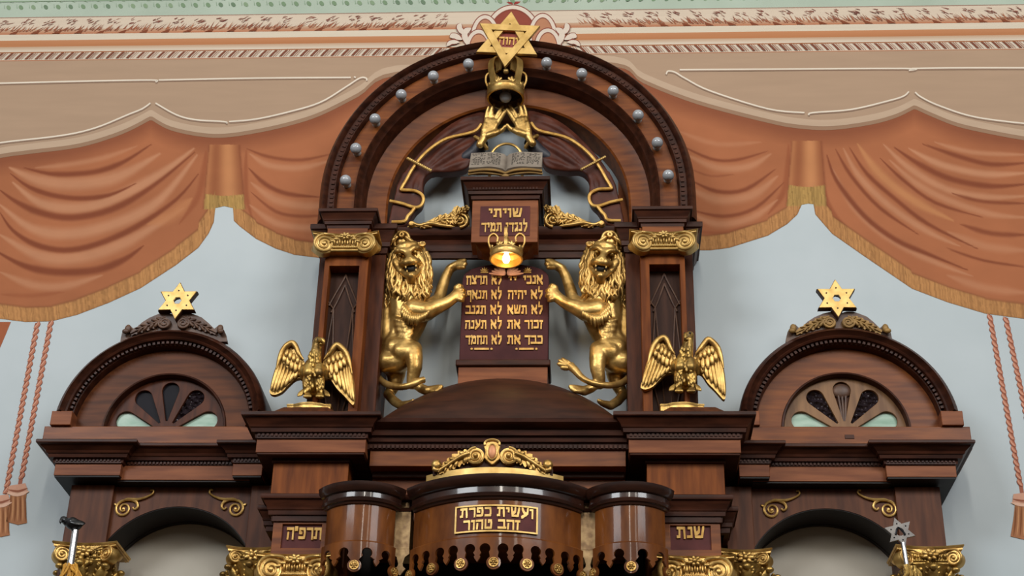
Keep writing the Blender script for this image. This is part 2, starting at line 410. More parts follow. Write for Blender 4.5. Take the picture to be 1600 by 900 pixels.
def hull(pts):
    pts = sorted(set(pts))
    def half(ps):
        h = []
        for p in ps:
            while len(h) > 1 and (h[-1][0]-h[-2][0])*(p[1]-h[-2][1])-(h[-1][1]-h[-2][1])*(p[0]-h[-2][0]) <= 1e-12: h.pop()
            h.append(p)
        return h
    a = half(pts); b_ = half(pts[::-1])
    return a[:-1]+b_[:-1]

def hebrew(g, text, xl, xr, zb, h, d0, d1, mp=None, gap=0.12, nib=(0.082, 0.125), slant=0.0):
    W = sum(GL[c][0] for c in text)+gap*(len(text)-1)
    k = (xr-xl)/W; x = xr; ns = 0
    for c in text:
        wd, st = GL[c]; x0 = x-wd*k
        for s_ in st:
            for (a, b_), (c2, d_) in zip(s_[:-1], s_[1:]):
                q = []
                for u, v in ((a, b_), (c2, d_)):
                    for sx in (-1, 1):
                        for sy in (-1, 1):
                            q.append((round(x0+(u+sx*nib[0])*k+slant*(v*h), 6), round(zb+(v+sy*nib[1])*h, 6)))
                ns += 1; g.prism(hull(q), d0, d1+.00025*(ns % 9), mp)
        x = x0-gap*k

# ================================================================== the wall, its painted draperies and the ceiling cove
Z_TOP = 7.557
g = G(); g.box(-4.6, 4.6, -0.3, 0.0, 0.0, Z_TOP)
wall = obj('wall_back', g, 'wall', None, 'pale blue plaster wall with painted draperies behind the carved wooden ark'); wall['kind'] = 'structure'
g = G()
cv = [(1.2*(1-math.cos(t*PI/2/12)), Z_TOP+1.2*math.sin(t*PI/2/12)) for t in range(13)]
prof = cv+[(a+0.06*(-1), b+0.06) for a, b in cv[::-1]]
n0 = len(prof); vs = [(-4.6, -a, b) for a, b in prof]+[(4.6, -a, b) for a, b in prof]
g.add(vs, [(i, i+1, i+1+n0, i+n0) for i in range(n0-1)]+[(n0-1, 0, n0, 2*n0-1), tuple(range(n0-1, -1, -1)), tuple(range(n0, 2*n0))])
ceil = obj('ceiling', g, 'cove', None, 'sage green ceiling cove with a painted leaf border above the wall'); ceil['kind'] = 'structure'

class Paint:
    """flat paint: polygons with a colour each (or a colour per corner)"""
    def __init__(s): s.v = []; s.f = []; s.c = []; s.k = 0
    def poly(s, pts, col, bump=True):          # each dab of paint lies a hair above the one before
        if bump: s.k += 1
        e_ = 1.5e-5*(s.k % 200); o = len(s.v); s.v += [(p[0], p[1]-e_, p[2]) for p in pts]; s.f.append(tuple(range(o, o+len(pts)))); s.c += [(*srgb(col), 1)]*len(pts)
    def px(s, pts, col, off=0.002, bump=True): s.poly([tuple(P(x, y, off)) for x, y in pts], col, bump)
    def stroke(s, pts, wd, col, off=0.003, taper=True, sub=5):
        """brush stroke along pixel points, wd in pixels"""
        c = smooth2(pts, sub) if len(pts) > 2 else pts
        N = len(c); L = []; R_ = []
        for i, (x, y) in enumerate(c):
            a = c[max(i-1, 0)]; b_ = c[min(i+1, N-1)]; dx, dy = b_[0]-a[0], b_[1]-a[1]; k = math.hypot(dx, dy) or 1
            t = i/(N-1); h = wd/2*(min(1, 0.12+3.2*min(t, 1-t)) if taper else 1)
            L.append((x-dy/k*h, y+dx/k*h)); R_.append((x+dy/k*h, y-dx/k*h))
        s.k += 1
        for i in range(N-1): s.px([L[i], L[i+1], R_[i+1], R_[i]], col, off, False)
    def obj(s, name, parent, label=None, kind=None):
        me = bpy.data.meshes.new(name); me.from_pydata([tuple(v) for v in s.v], [], s.f)
        ca = me.color_attributes.new('Paint', 'FLOAT_COLOR', 'CORNER')
        ca.data.foreach_set('color', np.array(s.c, dtype=np.float32).ravel())
        me.materials.append(MAT['mural']); o = bpy.data.objects.new(name, me); COL.objects.link(o)
        o.parent = parent
        if label: o['label'] = label
        if kind: o['kind'] = kind
        return o

# flat painted mouldings (straight level bands on the wall)
CREAM = (208, 194, 174); TERRA = (178, 118, 82); PELM = (170, 142, 118); REDB = (132, 70, 48)
pm = Paint()
def band(z0, z1, col, off=0.0015, x0=-4.5, x1=4.5, col2=None):
    pm.poly([(x0, -off, z0), (x1, -off, z0), (x1, -off, z1), (x0, -off, z1)], col)
    if col2:
        pm.c[-4:] = [(*srgb(col), 1), (*srgb(col), 1), (*srgb(col2), 1), (*srgb(col2), 1)]
band(7.448, 7.557, (206, 188, 168)); band(7.425, 7.462, (178, 112, 78), 0.0018, col2=(188, 158, 132))
band(7.380, 7.425, CREAM); band(7.333, 7.380, (176, 116, 76), col2=(186, 128, 90)); band(7.294, 7.333, (210, 196, 178), col2=(184, 150, 122))
band(7.286, 7.294, (152, 96, 62)); band(7.234, 7.286, (204, 190, 172)); band(7.228, 7.234, (176, 120, 90)); band(7.551, 7.557, (150, 120, 104), 0.0018)
mould = pm.obj('painted_moulding', wall, 'painted cream and terracotta cornice mouldings')
pl = Paint()
rr = random.Random(3)
x = -4.3
while x < 4.3:      # leaf clusters of the upper band, leaning away from the middle
    s_ = 1 if x < 0 else -1
    if abs(x) > 0.36:
        for k in range(16):
            a = x+rr.uniform(-.065, .065); z0 = 7.44+rr.uniform(0, .02); L = rr.uniform(.02, .05)
            dx = s_*rr.uniform(.012, .05); b0 = (a, z0); b1 = (a+dx, z0+L)
            pl.poly([(b0[0]-.004, -.0025, b0[1]), (b0[0]+.004, -.0025, b0[1]), (b1[0], -.0025, b1[1])], rr.choice([(150, 90, 66), (168, 108, 78), (136, 78, 58)]))
        for k in range(10):
            a = x+s_*rr.uniform(.0, .06); z0 = 7.49+rr.uniform(0, .04)
            dx = s_*rr.uniform(.015, .035); L = rr.uniform(.004, .018)
            pl.poly([(a, -.0025, z0-.0022), (a+dx*.5, -.0025, z0+L*.6-.002), (a+dx, -.0025, z0+L), (a+dx*.5, -.0025, z0+L*.6+.002), (a, -.0025, z0+.0022)], rr.choice([(128, 74, 62), (150, 100, 84), (112, 62, 54)]))
        pl.poly([(x-s_*.06, -.0025, 7.427), (x-s_*.015, -.0025, 7.427), (x-s_*.005, -.0025, 7.452), (x-s_*.03, -.0025, 7.444)], (126, 68, 44))
    x += 0.132
pl.obj('painted_leaf_border', mould, kind='stuff')
pr = Paint()
x = -4.3
while x < 4.3:      # rope band
    s_ = 1 if x < 0 else -1
    for (a, b_, c) in ((0, .017, (122, 72, 54)), (.024, .030, (160, 112, 90)), (.038, .042, (168, 124, 104))):
        pr.poly([(x+a-s_*.014, -.0025, 7.238), (x+b_-s_*.014, -.0025, 7.238), (x+b_+s_*.002, -.0025, 7.262), (x+a+s_*.002, -.0025, 7.262)], c)
        pr.poly([(x+a+s_*.002, -.0025, 7.262), (x+b_+s_*.002, -.0025, 7.262), (x+b_+s_*.020, -.0025, 7.284), (x+a+s_*.020, -.0025, 7.284)], c)
    x += 0.061
pr.obj('painted_rope_border', mould, kind='stuff')

# leaf border of the cove
def cove_pt(x, s_): t = s_/1.2; return (x, -(1.2*(1-math.cos(t))+.0025), Z_TOP+1.2*math.sin(t))
pg = Paint(); rr = random.Random(5)
x = -4.3
while x < 4.3:
    c = rr.choice([(120, 142, 112), (132, 152, 122), (108, 128, 104)])
    s_ = 1 if x < 0 else -1
    q = []
    for k in range(8):
        a = 2*PI*k/8; u, v = .020*math.cos(a), .0125*math.sin(a); ca, sa = math.cos(-s_*.95), math.sin(-s_*.95)
        q.append(cove_pt(x+u*ca-v*sa, .072+u*sa+v*ca))
    pg.poly(q, c)
    pg.poly([cove_pt(x-s_*.026, .066), cove_pt(x-s_*.020, .064), cove_pt(x-s_*.030, .098)], (138, 158, 134))
    pg.poly([cove_pt(x-s_*.004, .115), cove_pt(x+s_*.03, .103), cove_pt(x+s_*.005, .108)], (128, 150, 120))
    x += 0.0765
pg.poly([cove_pt(-4.3, .112), cove_pt(4.3, .112), cove_pt(4.3, .118), cove_pt(-4.3, .118)], (140, 160, 132))
pg.obj('painted_leaf_sprigs', ceil, kind='stuff')

# painted shell behind the top star
ps = Paint()
def pring(cx, cy, rx, ry, a0, a1, wd, col, off, fill=None):
    n = 26; A = [(cx+rx*math.cos(a0+(a1-a0)*i/n), cy-ry*math.sin(a0+(a1-a0)*i/n)) for i in range(n+1)]
    if fill: ps.px(A+[(cx, cy+2)], fill, off)
    B = [(cx+(rx-wd)*math.cos(a0+(a1-a0)*i/n), cy-(ry-wd)*math.sin(a0+(a1-a0)*i/n)) for i in range(n+1)]
    ps.k += 1
    for i in range(n): ps.px([A[i], A[i+1], B[i+1], B[i]], col, off+.0005, False)
for cx, cy, rx, ry, f_ in ((801, 62, 46, 55, (140, 70, 56)), (758, 62, 24, 40, (176, 122, 92)), (848, 60, 24, 40, (176, 122, 92)), (748, 76, 22, 31, (186, 132, 100)), (856, 74, 22, 31, (186, 132, 100))):
    o_ = .004 if cx == 801 else .0065 if abs(cx-802) < 50 else .009
    pring(cx, cy, rx, ry, -.2, PI+.2, 2.2, (134, 74, 62), o_, f_)
    pring(cx, cy, rx-1.5, ry-1.5, -.2, PI+.2, 6, (212, 196, 180), o_+.0006)
    pring(cx, cy, rx-7, ry-7, -.2, PI+.2, 1.2, (150, 90, 74), o_+.0012)
for s_ in (-1, 1):
    X = lambda v: 802+s_*v
    ps.px([(X(88), 6-14), (X(20), 0), (X(8), 8), (X(0), 10)] if False else [(X(1), -8), (X(20), -8), (X(14), 1), (X(7), 6), (X(1), 7)], (146, 60, 54), .004)
    for pts, wd in (([(X(72), 70), (X(76), 52), (X(66), 44)], 9), ([(X(76), 54), (X(84), 44), (X(82), 36)], 8), ([(X(80), 62), (X(92), 56), (X(99), 58)], 8), ([(X(84), 66), (X(97), 66), (X(104), 72)], 6)):
        ps.stroke(pts, wd+2.4, (136, 76, 62), .0095); ps.stroke(pts, wd, (212, 196, 180), .0105)
ps.obj('painted_shell', wall, 'painted cream shell with red centre behind the top star')

# pelmet
topL = [(-60, 262), (0, 247), (50, 240), (125, 230), (190, 210), (236, 187), (265, 203), (310, 213), (350, 215), (400, 208), (450, 197), (500, 181), (560, 151), (620, 118), (820, 118)]
topR = [(780, 100), (960, 104), (1005, 130), (1090, 163), (1200, 192), (1250, 201), (1300, 203), (1360, 195), (1400, 184), (1429, 170), (1460, 184), (1500, 199), (1560, 212), (1600, 219), (1660, 228)]
Zb = 7.228
def edge(pts): 
    # corner points stay sharp: interpolate piecewise
    xs = [p[0] for p in pts]; ys = [p[1] for p in pts]
    pk = [i for i, p in enumerate(pts) if p[0] in (236, 1429)]
    k = pk[0]; a = smooth2(pts[:k+1], 5); b_ = smooth2(pts[k:], 5)
    c = a+b_[1:]
    return [p[0] for p in c], [p[1] for p in c]
pp = Paint()
for top, x0, x1 in ((topL, -58, 800), (topR, 800, 1655)):
    ex, ey = edge(top); X = np.arange(x0, x1+1, 4.0); Y = np.interp(X, ex, ey)
    for i in range(len(X)-1):
        a, b_ = P(X[i], Y[i], .0012), P(X[i+1], Y[i+1], .0012)
        pp.poly([tuple(a), tuple(b_), (b_.x, b_.y, Zb), (a.x, a.y, Zb)], PELM, False)
        for o0, o1, c in ((0, 6, (150, 118, 94)), (6, 16, (186, 160, 136))):
            pp.px([(X[i], Y[i]-o0), (X[i+1], Y[i+1]-o0), (X[i+1], Y[i+1]-o1), (X[i], Y[i]-o1)], c, .0022+.0004*(o0 > 4), False)
pelmet = pp.obj('painted_pelmet', wall, 'painted beige pelmet with a scalloped lower edge')
pc = Paint()
WHT = (222, 208, 190); SHD = (150, 122, 102)
for pts in ([(-40, 131), (0, 130), (120, 127), (236, 125), (243, 128)], [(248, 125), (400, 122), (548, 121)], [(553, 120), (556, 121)],
            [(-40, 233), (0, 223), (94, 212), (148, 200), (200, 179), (222, 170), (235, 161)], [(243, 161), (275, 179), (305, 187), (350, 190), (354, 193)],
            [(358, 190), (400, 186), (450, 175), (500, 160), (540, 136), (562, 122), (572, 122), (573, 126)],
            [(1062, 109), (1200, 108), (1415, 107), (1420, 110)], [(1425, 107), (1500, 106), (1640, 106)], [(1041, 116), (1044, 111), (1055, 113), (1070, 122), (1110, 142), (1200, 170), (1257, 176)],
            [(1264, 180), (1270, 176), (1330, 171), (1390, 157), (1412, 150), (1420, 143)], [(1430, 144), (1440, 152), (1470, 166), (1530, 184), (1640, 197)]):
    pc.stroke([(x, y+1.7) for x, y in pts], 2.6, SHD, .003, False); pc.stroke(pts, 2.3, WHT, .004, False)
pc.obj('painted_cord', pelmet, 'white painted cord lines')

# curtains: a fine grid of paint, its colour laid down by brush strokes (folds painted on the wall)
DK = (128, 68, 44); LT = (188, 132, 98); BASE = (166, 102, 68); MID = (150, 86, 56)
def seg_dist(X, Y, pts):
    best = np.full(X.shape, 1e9); tt = np.zeros(X.shape); N = len(pts)-1
    for i in range(N):
        ax, ay = pts[i]; bx, by = pts[i+1]; dx, dy = bx-ax, by-ay; L2 = dx*dx+dy*dy+1e-9
        t = np.clip(((X-ax)*dx+(Y-ay)*dy)/L2, 0, 1); d = np.hypot(X-ax-t*dx, Y-ay-t*dy)
        mk = d < best; best = np.where(mk, d, best); tt = np.where(mk, (i+t)/N, tt)
    return best, tt

def curtain(name, top, bot, x0, x1, strokes, fr_w, jabot, label, off=.0014):
    ex, ey = edge(top); bx = [p[0] for p in bot]; by = [p[1] for p in bot]
    X = np.unique(np.concatenate([np.arange(x0, x1+.1, 1.7), [b for b in bx if x0 < b < x1]])); nr = 150
    Yt = np.interp(X, ex, ey); Yb = np.interp(X, bx, by)
    T = np.linspace(0, 1, nr)[:, None]; YY = Yt[None]*(1-T)+Yb[None]*T; XX = np.repeat(X[None], nr, 0)
    C = np.zeros((*XX.shape, 3)); C[:] = srgb(BASE)
    wob = np.sin(XX*.021+YY*.017)*.5+np.sin(XX*.009-YY*.031)*.5
    C *= (1+.07*wob)[..., None]
    # the paint darkens under the pelmet edge, as the mural shows
    k = np.clip(1.25-(YY-Yt[None])/24, 0, 1)[..., None]; C = C*(1-.72*k)+np.array(srgb((126, 70, 48)))*.72*k
    for pts, wd, col, op in strokes:
        d, t = seg_dist(XX, YY, smooth2(pts, 4)); h = wd/2*np.clip(.15+3.0*np.minimum(t, 1-t), 0, 1)
        a = np.clip(1.25-d/np.maximum(h, .5), 0, 1)*op; a = (a*a*(3-2*a))[..., None]
        C = C*(1-a)+np.array(srgb(col))*a
    # fringe along the lower edge
    dist = (Yb[None]-YY)
    slope = np.abs(np.gradient(Yb, X))[None]; dn = dist/np.sqrt(1+np.minimum(slope, 3)**2)
    fm = np.clip((fr_w-dn)/1.5, 0, 1)
    rng = np.random.default_rng(4); tex = rng.random(4000)
    sx = (XX*1.0+dn*.12); q = tex[(sx*.55).astype(int) % 4000]*.6+tex[(sx*1.3).astype(int) % 4000]*.4
    fc = np.array(srgb((176, 128, 78)))[None, None]*(.62+.75*q[..., None])
    edge_ln = np.exp(-((dn-fr_w)/1.6)**2)+np.exp(-((dn-.6)/1.0)**2)
    C = C*(1-fm[..., None]*.82)+fc*fm[..., None]*.82
    C = C*(1-.45*np.clip(edge_ln, 0, 1)[..., None])+np.array(srgb((112, 72, 44)))*.45*np.clip(edge_ln, 0, 1)[..., None]
    for (jx0, jx1, jy0, jy1, jf) in jabot:     # short tail between two swags
        c_ = (jx0+jx1)/2; hw = (jx1-jx0)/2*(.72+.28*np.clip((YY-jy0)/(jy1-jy0), 0, 1)); u = (XX-c_)/hw
        inside = (np.abs(u) < 1) & (YY > jy0) & (YY < jy1)
        sh = .5+.5*np.sin(u*4.2+.6)
        jc = np.array(srgb((150, 90, 58)))*(1-sh[..., None])+np.array(srgb((190, 128, 84)))*sh[..., None]
        fr = (YY > jf+3*np.sin(u*1.6+1.5))[..., None]
        jf_c = np.array(srgb((168, 132, 76)))[None, None]*(.6+.7*q[..., None])
        jc = np.where(fr, jf_c, jc)
        C = np.where(inside[..., None], jc, C)
        ol = np.exp(-((np.abs(u)-1)*hw/1.8)**2)*((YY > jy0) & (YY < jy1)); C = C*(1-.5*ol[..., None])+np.array(srgb((120, 64, 42)))*.5*ol[..., None]
    o_ = Paint(); nc = len(X)
    rays = np.stack([XX-800.0, 450.0-YY, np.full(XX.shape, -FPX)], -1) @ RM.T
    k_ = (-off-CAM[1])/rays[..., 1]; o_.v = [tuple(v) for v in (CAM+rays*k_[..., None]).reshape(-1, 3)]
    cl = np.concatenate([C, np.ones((*C.shape[:2], 1))], -1).reshape(-1, 4)
    for i in range(nr-1):
        for j in range(nc-1):
            f_ = (i*nc+j, (i+1)*nc+j, (i+1)*nc+j+1, i*nc+j+1); o_.f.append(f_)
    o_.c = cl[np.array(o_.f).ravel()]
    return o_.obj(name, wall, label)

botL = [(-60, 485), (0, 498), (40, 503), (80, 502), (120, 492), (170, 473), (220, 450), (275, 414), (310, 387), (326, 365), (334, 347), (336.5, 325), (350, 322), (364, 325), (365.5, 345), (375, 354), (400, 373), (430, 388), (460, 398), (500, 403), (560, 402), (620, 395)]
botR = [(960, 385), (1040, 392), (1088, 391), (1110, 391), (1140, 387), (1200, 368), (1230, 350), (1246, 335), (1252.5, 320), (1262, 318), (1271, 319), (1274, 335), (1300, 365), (1350, 400), (1425, 451), (1480, 472), (1540, 490), (1600, 498), (1660, 502)]
SL = [
 ([(15, 262), (62, 282), (125, 287), (187, 275), (250, 240)], 26, LT, .75), ([(20, 285), (62, 317), (120, 325), (175, 312), (250, 272), (303, 232)], 22, LT, .8),
 ([(0, 320), (50, 357), (112, 365), (187, 347), (250, 312), (308, 242)], 24, LT, .75), ([(0, 367), (62, 400), (125, 402), (200, 377), (287, 325)], 26, LT, .7),
 ([(0, 425), (50, 445), (100, 447), (160, 430)], 18, LT, .6), ([(55, 262), (100, 258), (160, 247), (215, 228)], 12, LT, .5), ([(230, 350), (270, 335), (300, 310)], 26, (182, 120, 80), .7),
 ([(37, 262), (75, 271), (112, 272), (155, 267), (195, 252), (237, 225)], 11, DK, .95), ([(16, 271), (45, 292), (82, 305), (125, 310), (170, 305), (212, 287)], 10, DK, 1),
 ([(0, 297), (25, 315), (62, 332), (112, 340), (175, 327), (237, 292), (304, 238)], 14, DK, .95), ([(0, 332), (20, 360), (55, 382), (100, 391), (150, 382), (212, 355), (275, 312), (310, 272)], 12, DK, 1),
 ([(-10, 390), (37, 415), (87, 425), (150, 422), (195, 405), (224, 384)], 15, DK, 1), ([(0, 460), (50, 462), (100, 456)], 10, MID, .6),
 ([(322, 235), (318, 270), (308, 310), (280, 350)], 13, MID, .9), ([(385, 232), (384, 270), (386, 310), (395, 345)], 9, MID, .9),
 ([(390, 240), (420, 258), (470, 262), (520, 250)], 14, LT, .6), ([(392, 285), (430, 312), (480, 322), (520, 318)], 18, LT, .6), ([(390, 320), (430, 348), (480, 356), (520, 352)], 16, LT, .6),
 ([(385, 232), (420, 245), (470, 250), (520, 240)], 8, DK, .7), ([(388, 262), (415, 288), (450, 303), (500, 308)], 10, DK, .85), ([(392, 300), (430, 330), (470, 338), (520, 335)], 8, DK, .7), ([(395, 345), (440, 370), (500, 378)], 10, MID, .8),
]
SR = [
 ([(1300, 262), (1330, 318), (1380, 366), (1450, 405), (1520, 432)], 15, LT, .6), ([(1318, 232), (1342, 275), (1390, 322), (1450, 362), (1500, 385)], 14, LT, .65), ([(1340, 225), (1375, 272), (1430, 315), (1490, 345)], 18, (188, 128, 84), .7),
 ([(1390, 250), (1430, 285), (1480, 312), (1550, 335), (1610, 340)], 15, LT, .6), ([(1380, 225), (1420, 262), (1480, 296), (1545, 308), (1610, 306)], 15, LT, .7), ([(1420, 232), (1470, 257), (1540, 272), (1610, 270)], 14, LT, .8), ([(1460, 222), (1520, 238), (1610, 242)], 10, LT, .6), ([(1480, 362), (1540, 385), (1610, 392)], 18, LT, .5), ([(1480, 430), (1540, 450), (1610, 458)], 18, LT, .5),
 ([(1292, 242), (1307, 282), (1350, 337), (1400, 375), (1450, 397), (1512, 422)], 11, DK, .95), ([(1305, 232), (1330, 275), (1375, 325), (1436, 367)], 8, DK, .85), ([(1327, 230), (1355, 272), (1400, 312), (1450, 350), (1530, 390)], 9, DK, .9),
 ([(1375, 247), (1412, 282), (1462, 317), (1536, 340)], 7, DK, .9), ([(1397, 230), (1437, 257), (1487, 280), (1550, 291), (1610, 287)], 12, DK, .95), ([(1442, 225), (1500, 245), (1550, 257), (1610, 254)], 10, DK, .9), ([(1487, 302), (1537, 315), (1610, 318)], 8, DK, .8), ([(1500, 350), (1550, 365), (1610, 367)], 11, DK, .8), ([(1477, 387), (1537, 407), (1610, 418)], 6, DK, .8),
 ([(1276, 230), (1282, 280), (1300, 330), (1340, 375), (1400, 415)], 10, MID, .95), ([(1232, 225), (1230, 270), (1222, 305), (1200, 335)], 12, MID, .95),
 ([(1070, 240), (1120, 262), (1170, 260), (1205, 240)], 16, LT, .6), ([(1070, 290), (1120, 312), (1175, 305), (1215, 275)], 20, LT, .6), ([(1075, 330), (1120, 350), (1175, 340), (1215, 312)], 16, LT, .6), ([(1060, 205), (1120, 225), (1190, 222)], 12, LT, .4),
 ([(1060, 225), (1110, 248), (1150, 250), (1200, 236)], 7, DK, .8), ([(1080, 282), (1120, 299), (1165, 296), (1212, 264)], 9, DK, .85), ([(1080, 328), (1130, 338), (1180, 325), (1225, 285)], 8, DK, .8), ([(1080, 360), (1130, 364), (1180, 350)], 8, MID, .8), ([(1075, 262), (1110, 275), (1150, 272)], 5, DK, .5),
]
curtain('painted_curtain', topL, botL, -58, 612, SL, 23, [(318, 383, 226, 327, 303)], 'painted terracotta curtain left of the arch')
curtain('painted_curtain', topR, botR, 966, 1655, SR, 23, [(1229, 1292, 220, 322, 289)], 'painted terracotta curtain right of the arch')
pd = Paint()
pd.px([(-30, 503), (17, 503), (8, 525), (-2, 548), (-30, 560)], (160, 92, 62), .0012)
pd.obj('painted_curtain_tail', wall)

def painted_rope(x0, y0, x1, y1):
    L = math.hypot(x1-x0, y1-y0); ux, uy = (x1-x0)/L, (y1-y0)/L; nx, ny = -uy, ux
    r = Paint()
    r.px([(x0-nx*3, y0-ny*3), (x1-nx*3, y1-ny*3), (x1+nx*3, y1+ny*3), (x0+nx*3, y0+ny*3)], (160, 98, 78), .0015)
    sg = 1 if x1 < x0 else -1; s_ = 3
    while s_ < L-6:
        c = (x0+ux*s_, y0+uy*s_)
        A = [(c[0]-sg*nx*3.2-ux*6, c[1]-sg*ny*3.2-uy*6), (c[0]-sg*nx*1.2, c[1]-sg*ny*1.2), (c[0]+sg*nx*3.2+ux*6, c[1]+sg*ny*3.2+uy*6)]
        r.stroke(A, 6.8, (132, 74, 56), .002, True, 4); r.stroke(A, 4.8, (180, 116, 92), .0022, True, 4)
        r.stroke([(p[0]-1.0, p[1]-.6) for p in A], 1.7, (206, 152, 128), .0024, True, 4)
        s_ += 10.5
    return r
def tassel(r, x, y, w_, h_):
    r.px([(x-w_*.55, y+4), (x+w_*.45, y), (x+w_*.62, y+h_*.22), (x-w_*.62, y+h_*.26)], (206, 156, 132), .0035)
    r.px([(x-w_*.45, y+h_*.22), (x+w_*.55, y+h_*.2), (x+w_*.42, y+h_*.55), (x+w_*.55, y+h_), (x, y+h_+3), (x-w_*.7, y+h_-2), (x-w_*.55, y+h_*.6)], (166, 112, 78), .003)
    r.stroke([(x-w_*.68, y+h_*.24), (x, y+h_*.29), (x+w_*.68, y+h_*.2)], 5, (222, 180, 156), .0045)
    r.stroke([(x-w_*.6, y+h_*.16), (x, y+h_*.2), (x+w_*.6, y+h_*.12)], 3, (150, 92, 70), .0045)
    for k in range(-3, 4):
        r.stroke([(x+w_*.14*k, y+h_*.3), (x+w_*.15*k, y+h_*.65), (x+w_*.17*k-1, y+h_*.97)], 2.4, (134, 84, 54) if k % 2 else (196, 142, 100), .004)
for (a, tx, ty, tw, th) in (((58, 505, 8, 772), 1, 772, 26, 64), ((79, 503, 31, 757), 28, 755, 26, 62), ((1547, 493, 1597, 770), 1600, 768, 30, 72), ((1572, 497, 1615, 700), 1622, 700, 28, 70)):
    r = painted_rope(*a); ro = r.obj('painted_rope', wall); t = Paint(); tassel(t, tx, ty, tw, th); t.obj('painted_tassel', ro)

# ================================================================== the carved wooden ark
def cornice_profile(o, z0, z1, back=0.02):
    """stepped crown moulding growing outwards from 0 at z0 to o at z1"""
    h = z1-z0
    return [(-back, z0), (0.0, z0), (0.10*o, z0+.03*h), (0.14*o, z0+.22*h), (0.34*o, z0+.24*h), (0.38*o, z0+.40*h), (0.46*o, z0+.44*h), (0.52*o, z0+.56*h), (0.72*o, z0+.70*h), (0.80*o, z0+.78*h), (0.97*o, z0+.80*h), (o, z0+.84*h), (o, z1-.004), (o-.004, z1), (-back, z1)]

# ---- upper arch with its two pilasters
HZ = 6.08
PIER = {}; BAY = {}
root = thing('arched_surround', 'tall dark wooden arch on two pilasters framing the lions, studded with bulbs', 'altar frame', (0, 0, 4.66))
def legs(r, n=64, z0=5.885): return [(-r, z0)]+arc(0, HZ, r, PI, 0, n)+[(r, z0)]
g = G()      # outer moulding, r .905-1.005
g.sweep(legs(.905), [(0, .02), (.100, .02), (.100, .25), (.092, .33), (.078, .36), (.066, .375), (.054, .365), (.046, .345), (.010, .345), (0, .325)], ARCH)
obj('outer_moulding', g, 'dark', root)
g = G(); dentils(g, resample(legs(.905, 96), .03), .016, .018, .34, .351, .03, .5, ARCH); obj('dentil_band', g, 'dark', root)
g = G(); g.sweep(legs(.808), [(0, .02), (.098, .02), (.098, .31), (0, .31)], ARCH); obj('arch_band', g, 'wood', root)
g = G(); g.sweep(legs(.762), [(0, .02), (.048, .02), (.048, .335), (.040, .345), (.032, .335), (.026, .318), (.012, .305), (.006, .270), (0, .255)], ARCH); obj('inner_moulding', g, 'dark', root)
g = G(); g.sweep(legs(.650), [(0, .02), (.113, .02), (.113, .215), (.06, .20), (.01, .195), (0, .185)], ARCH); obj('reveal', g, 'wood', root)
for s in (-1, 1):
    X = lambda a, b: (min(s*a, s*b), max(s*a, s*b))
    g = G(); x0, x1 = X(.622, .968); g.box(x0, x1, .016, .32, 4.655, 5.78)
    pb = obj('pilaster', g, 'dark_up', root, bevel=.004)
    # front shaft with an opening for the tracery panel
    g = plate([(s*.698, 4.66), (s*.918, 4.66), (s*.918, 5.79), (s*.698, 5.79)], [[(s*.738, 4.72), (s*.898, 4.72), (s*.898, 5.578), (s*.738, 5.578)]], .30, .42, .003)
    obj('pilaster_face', g, 'wood_up', pb)
    g = G(); x0, x1 = X(.735, .90); g.box(x0, x1, .33, .345, 4.71, 5.585); obj('panel', g, 'panel_dark', pb)
    g = G(); a = lambda u, z: Vector((s*.818+u, -.352, z))
    for pts in ([(-.075, 5.38), (-.05, 5.44), (-.01, 5.53), (0, 5.56)], [(.075, 5.38), (.05, 5.44), (.01, 5.53), (0, 5.56)], [(-.06, 5.34), (-.035, 5.40), (0, 5.50)], [(.06, 5.34), (.035, 5.40), (0, 5.50)],
                [(-.05, 5.36), (-.012, 4.75)], [(.05, 5.36), (.012, 4.75)], [(-.078, 4.98), (-.03, 4.75)], [(.078, 4.98), (.03, 4.75)], [(-.078, 5.40), (-.05, 5.36), (-.078, 5.0)], [(.078, 5.40), (.05, 5.36), (.078, 5.0)]):
        g.tube([a(*p) for p in pts], .0042, 6)
    obj('tracery', g, 'carved_brown', pb)
    # entablature block: back cornice, front cornice, frieze
    g = G(); x0, x1 = X(.622, .968)
    g.sweep([(x0, .016), (x0, .32), (x1, .32), (x1, .016)], cornice_profile(.055, 5.70, 5.858), CORN); g.box(x0, x1, .01, .33, 5.70, 5.85)
    obj('cornice', g, 'dark', root, angle=25)
    g = G(); x0, x1 = X(.708, .918)
    g.sweep([(x0, .30), (x0, .425), (x1, .425), (x1, .30)], cornice_profile(.05, 5.788, 5.892), CORN); g.box(x0, x1, .3, .43, 5.79, 5.888)
    obj('cornice', g, 'dark', root, angle=25)
    g = G(); g.box(x0, x1, .3, .437, 5.70, 5.79); obj('frieze_block', g, 'wood', root, bevel=.002)
# ---- cross beam behind the pedestal
root2 = thing('moulded_crossbar', 'dark moulded wooden bar across the arch behind the lions heads', 'crossbar', (0, 0, 5.72))
g = G(); g.sweep([(-.618, .25), (.618, .25)], [(-.03, 5.722), (-.010, 5.722), (-.008, 5.755), (.0, 5.76), (.0, 5.79), (.004, 5.80), (-.006, 5.83), (.02, 5.845), (.03, 5.865), (.034, 5.888), (-.03, 5.888)], CORN)
obj('bar', g, 'dark', root2, angle=25)

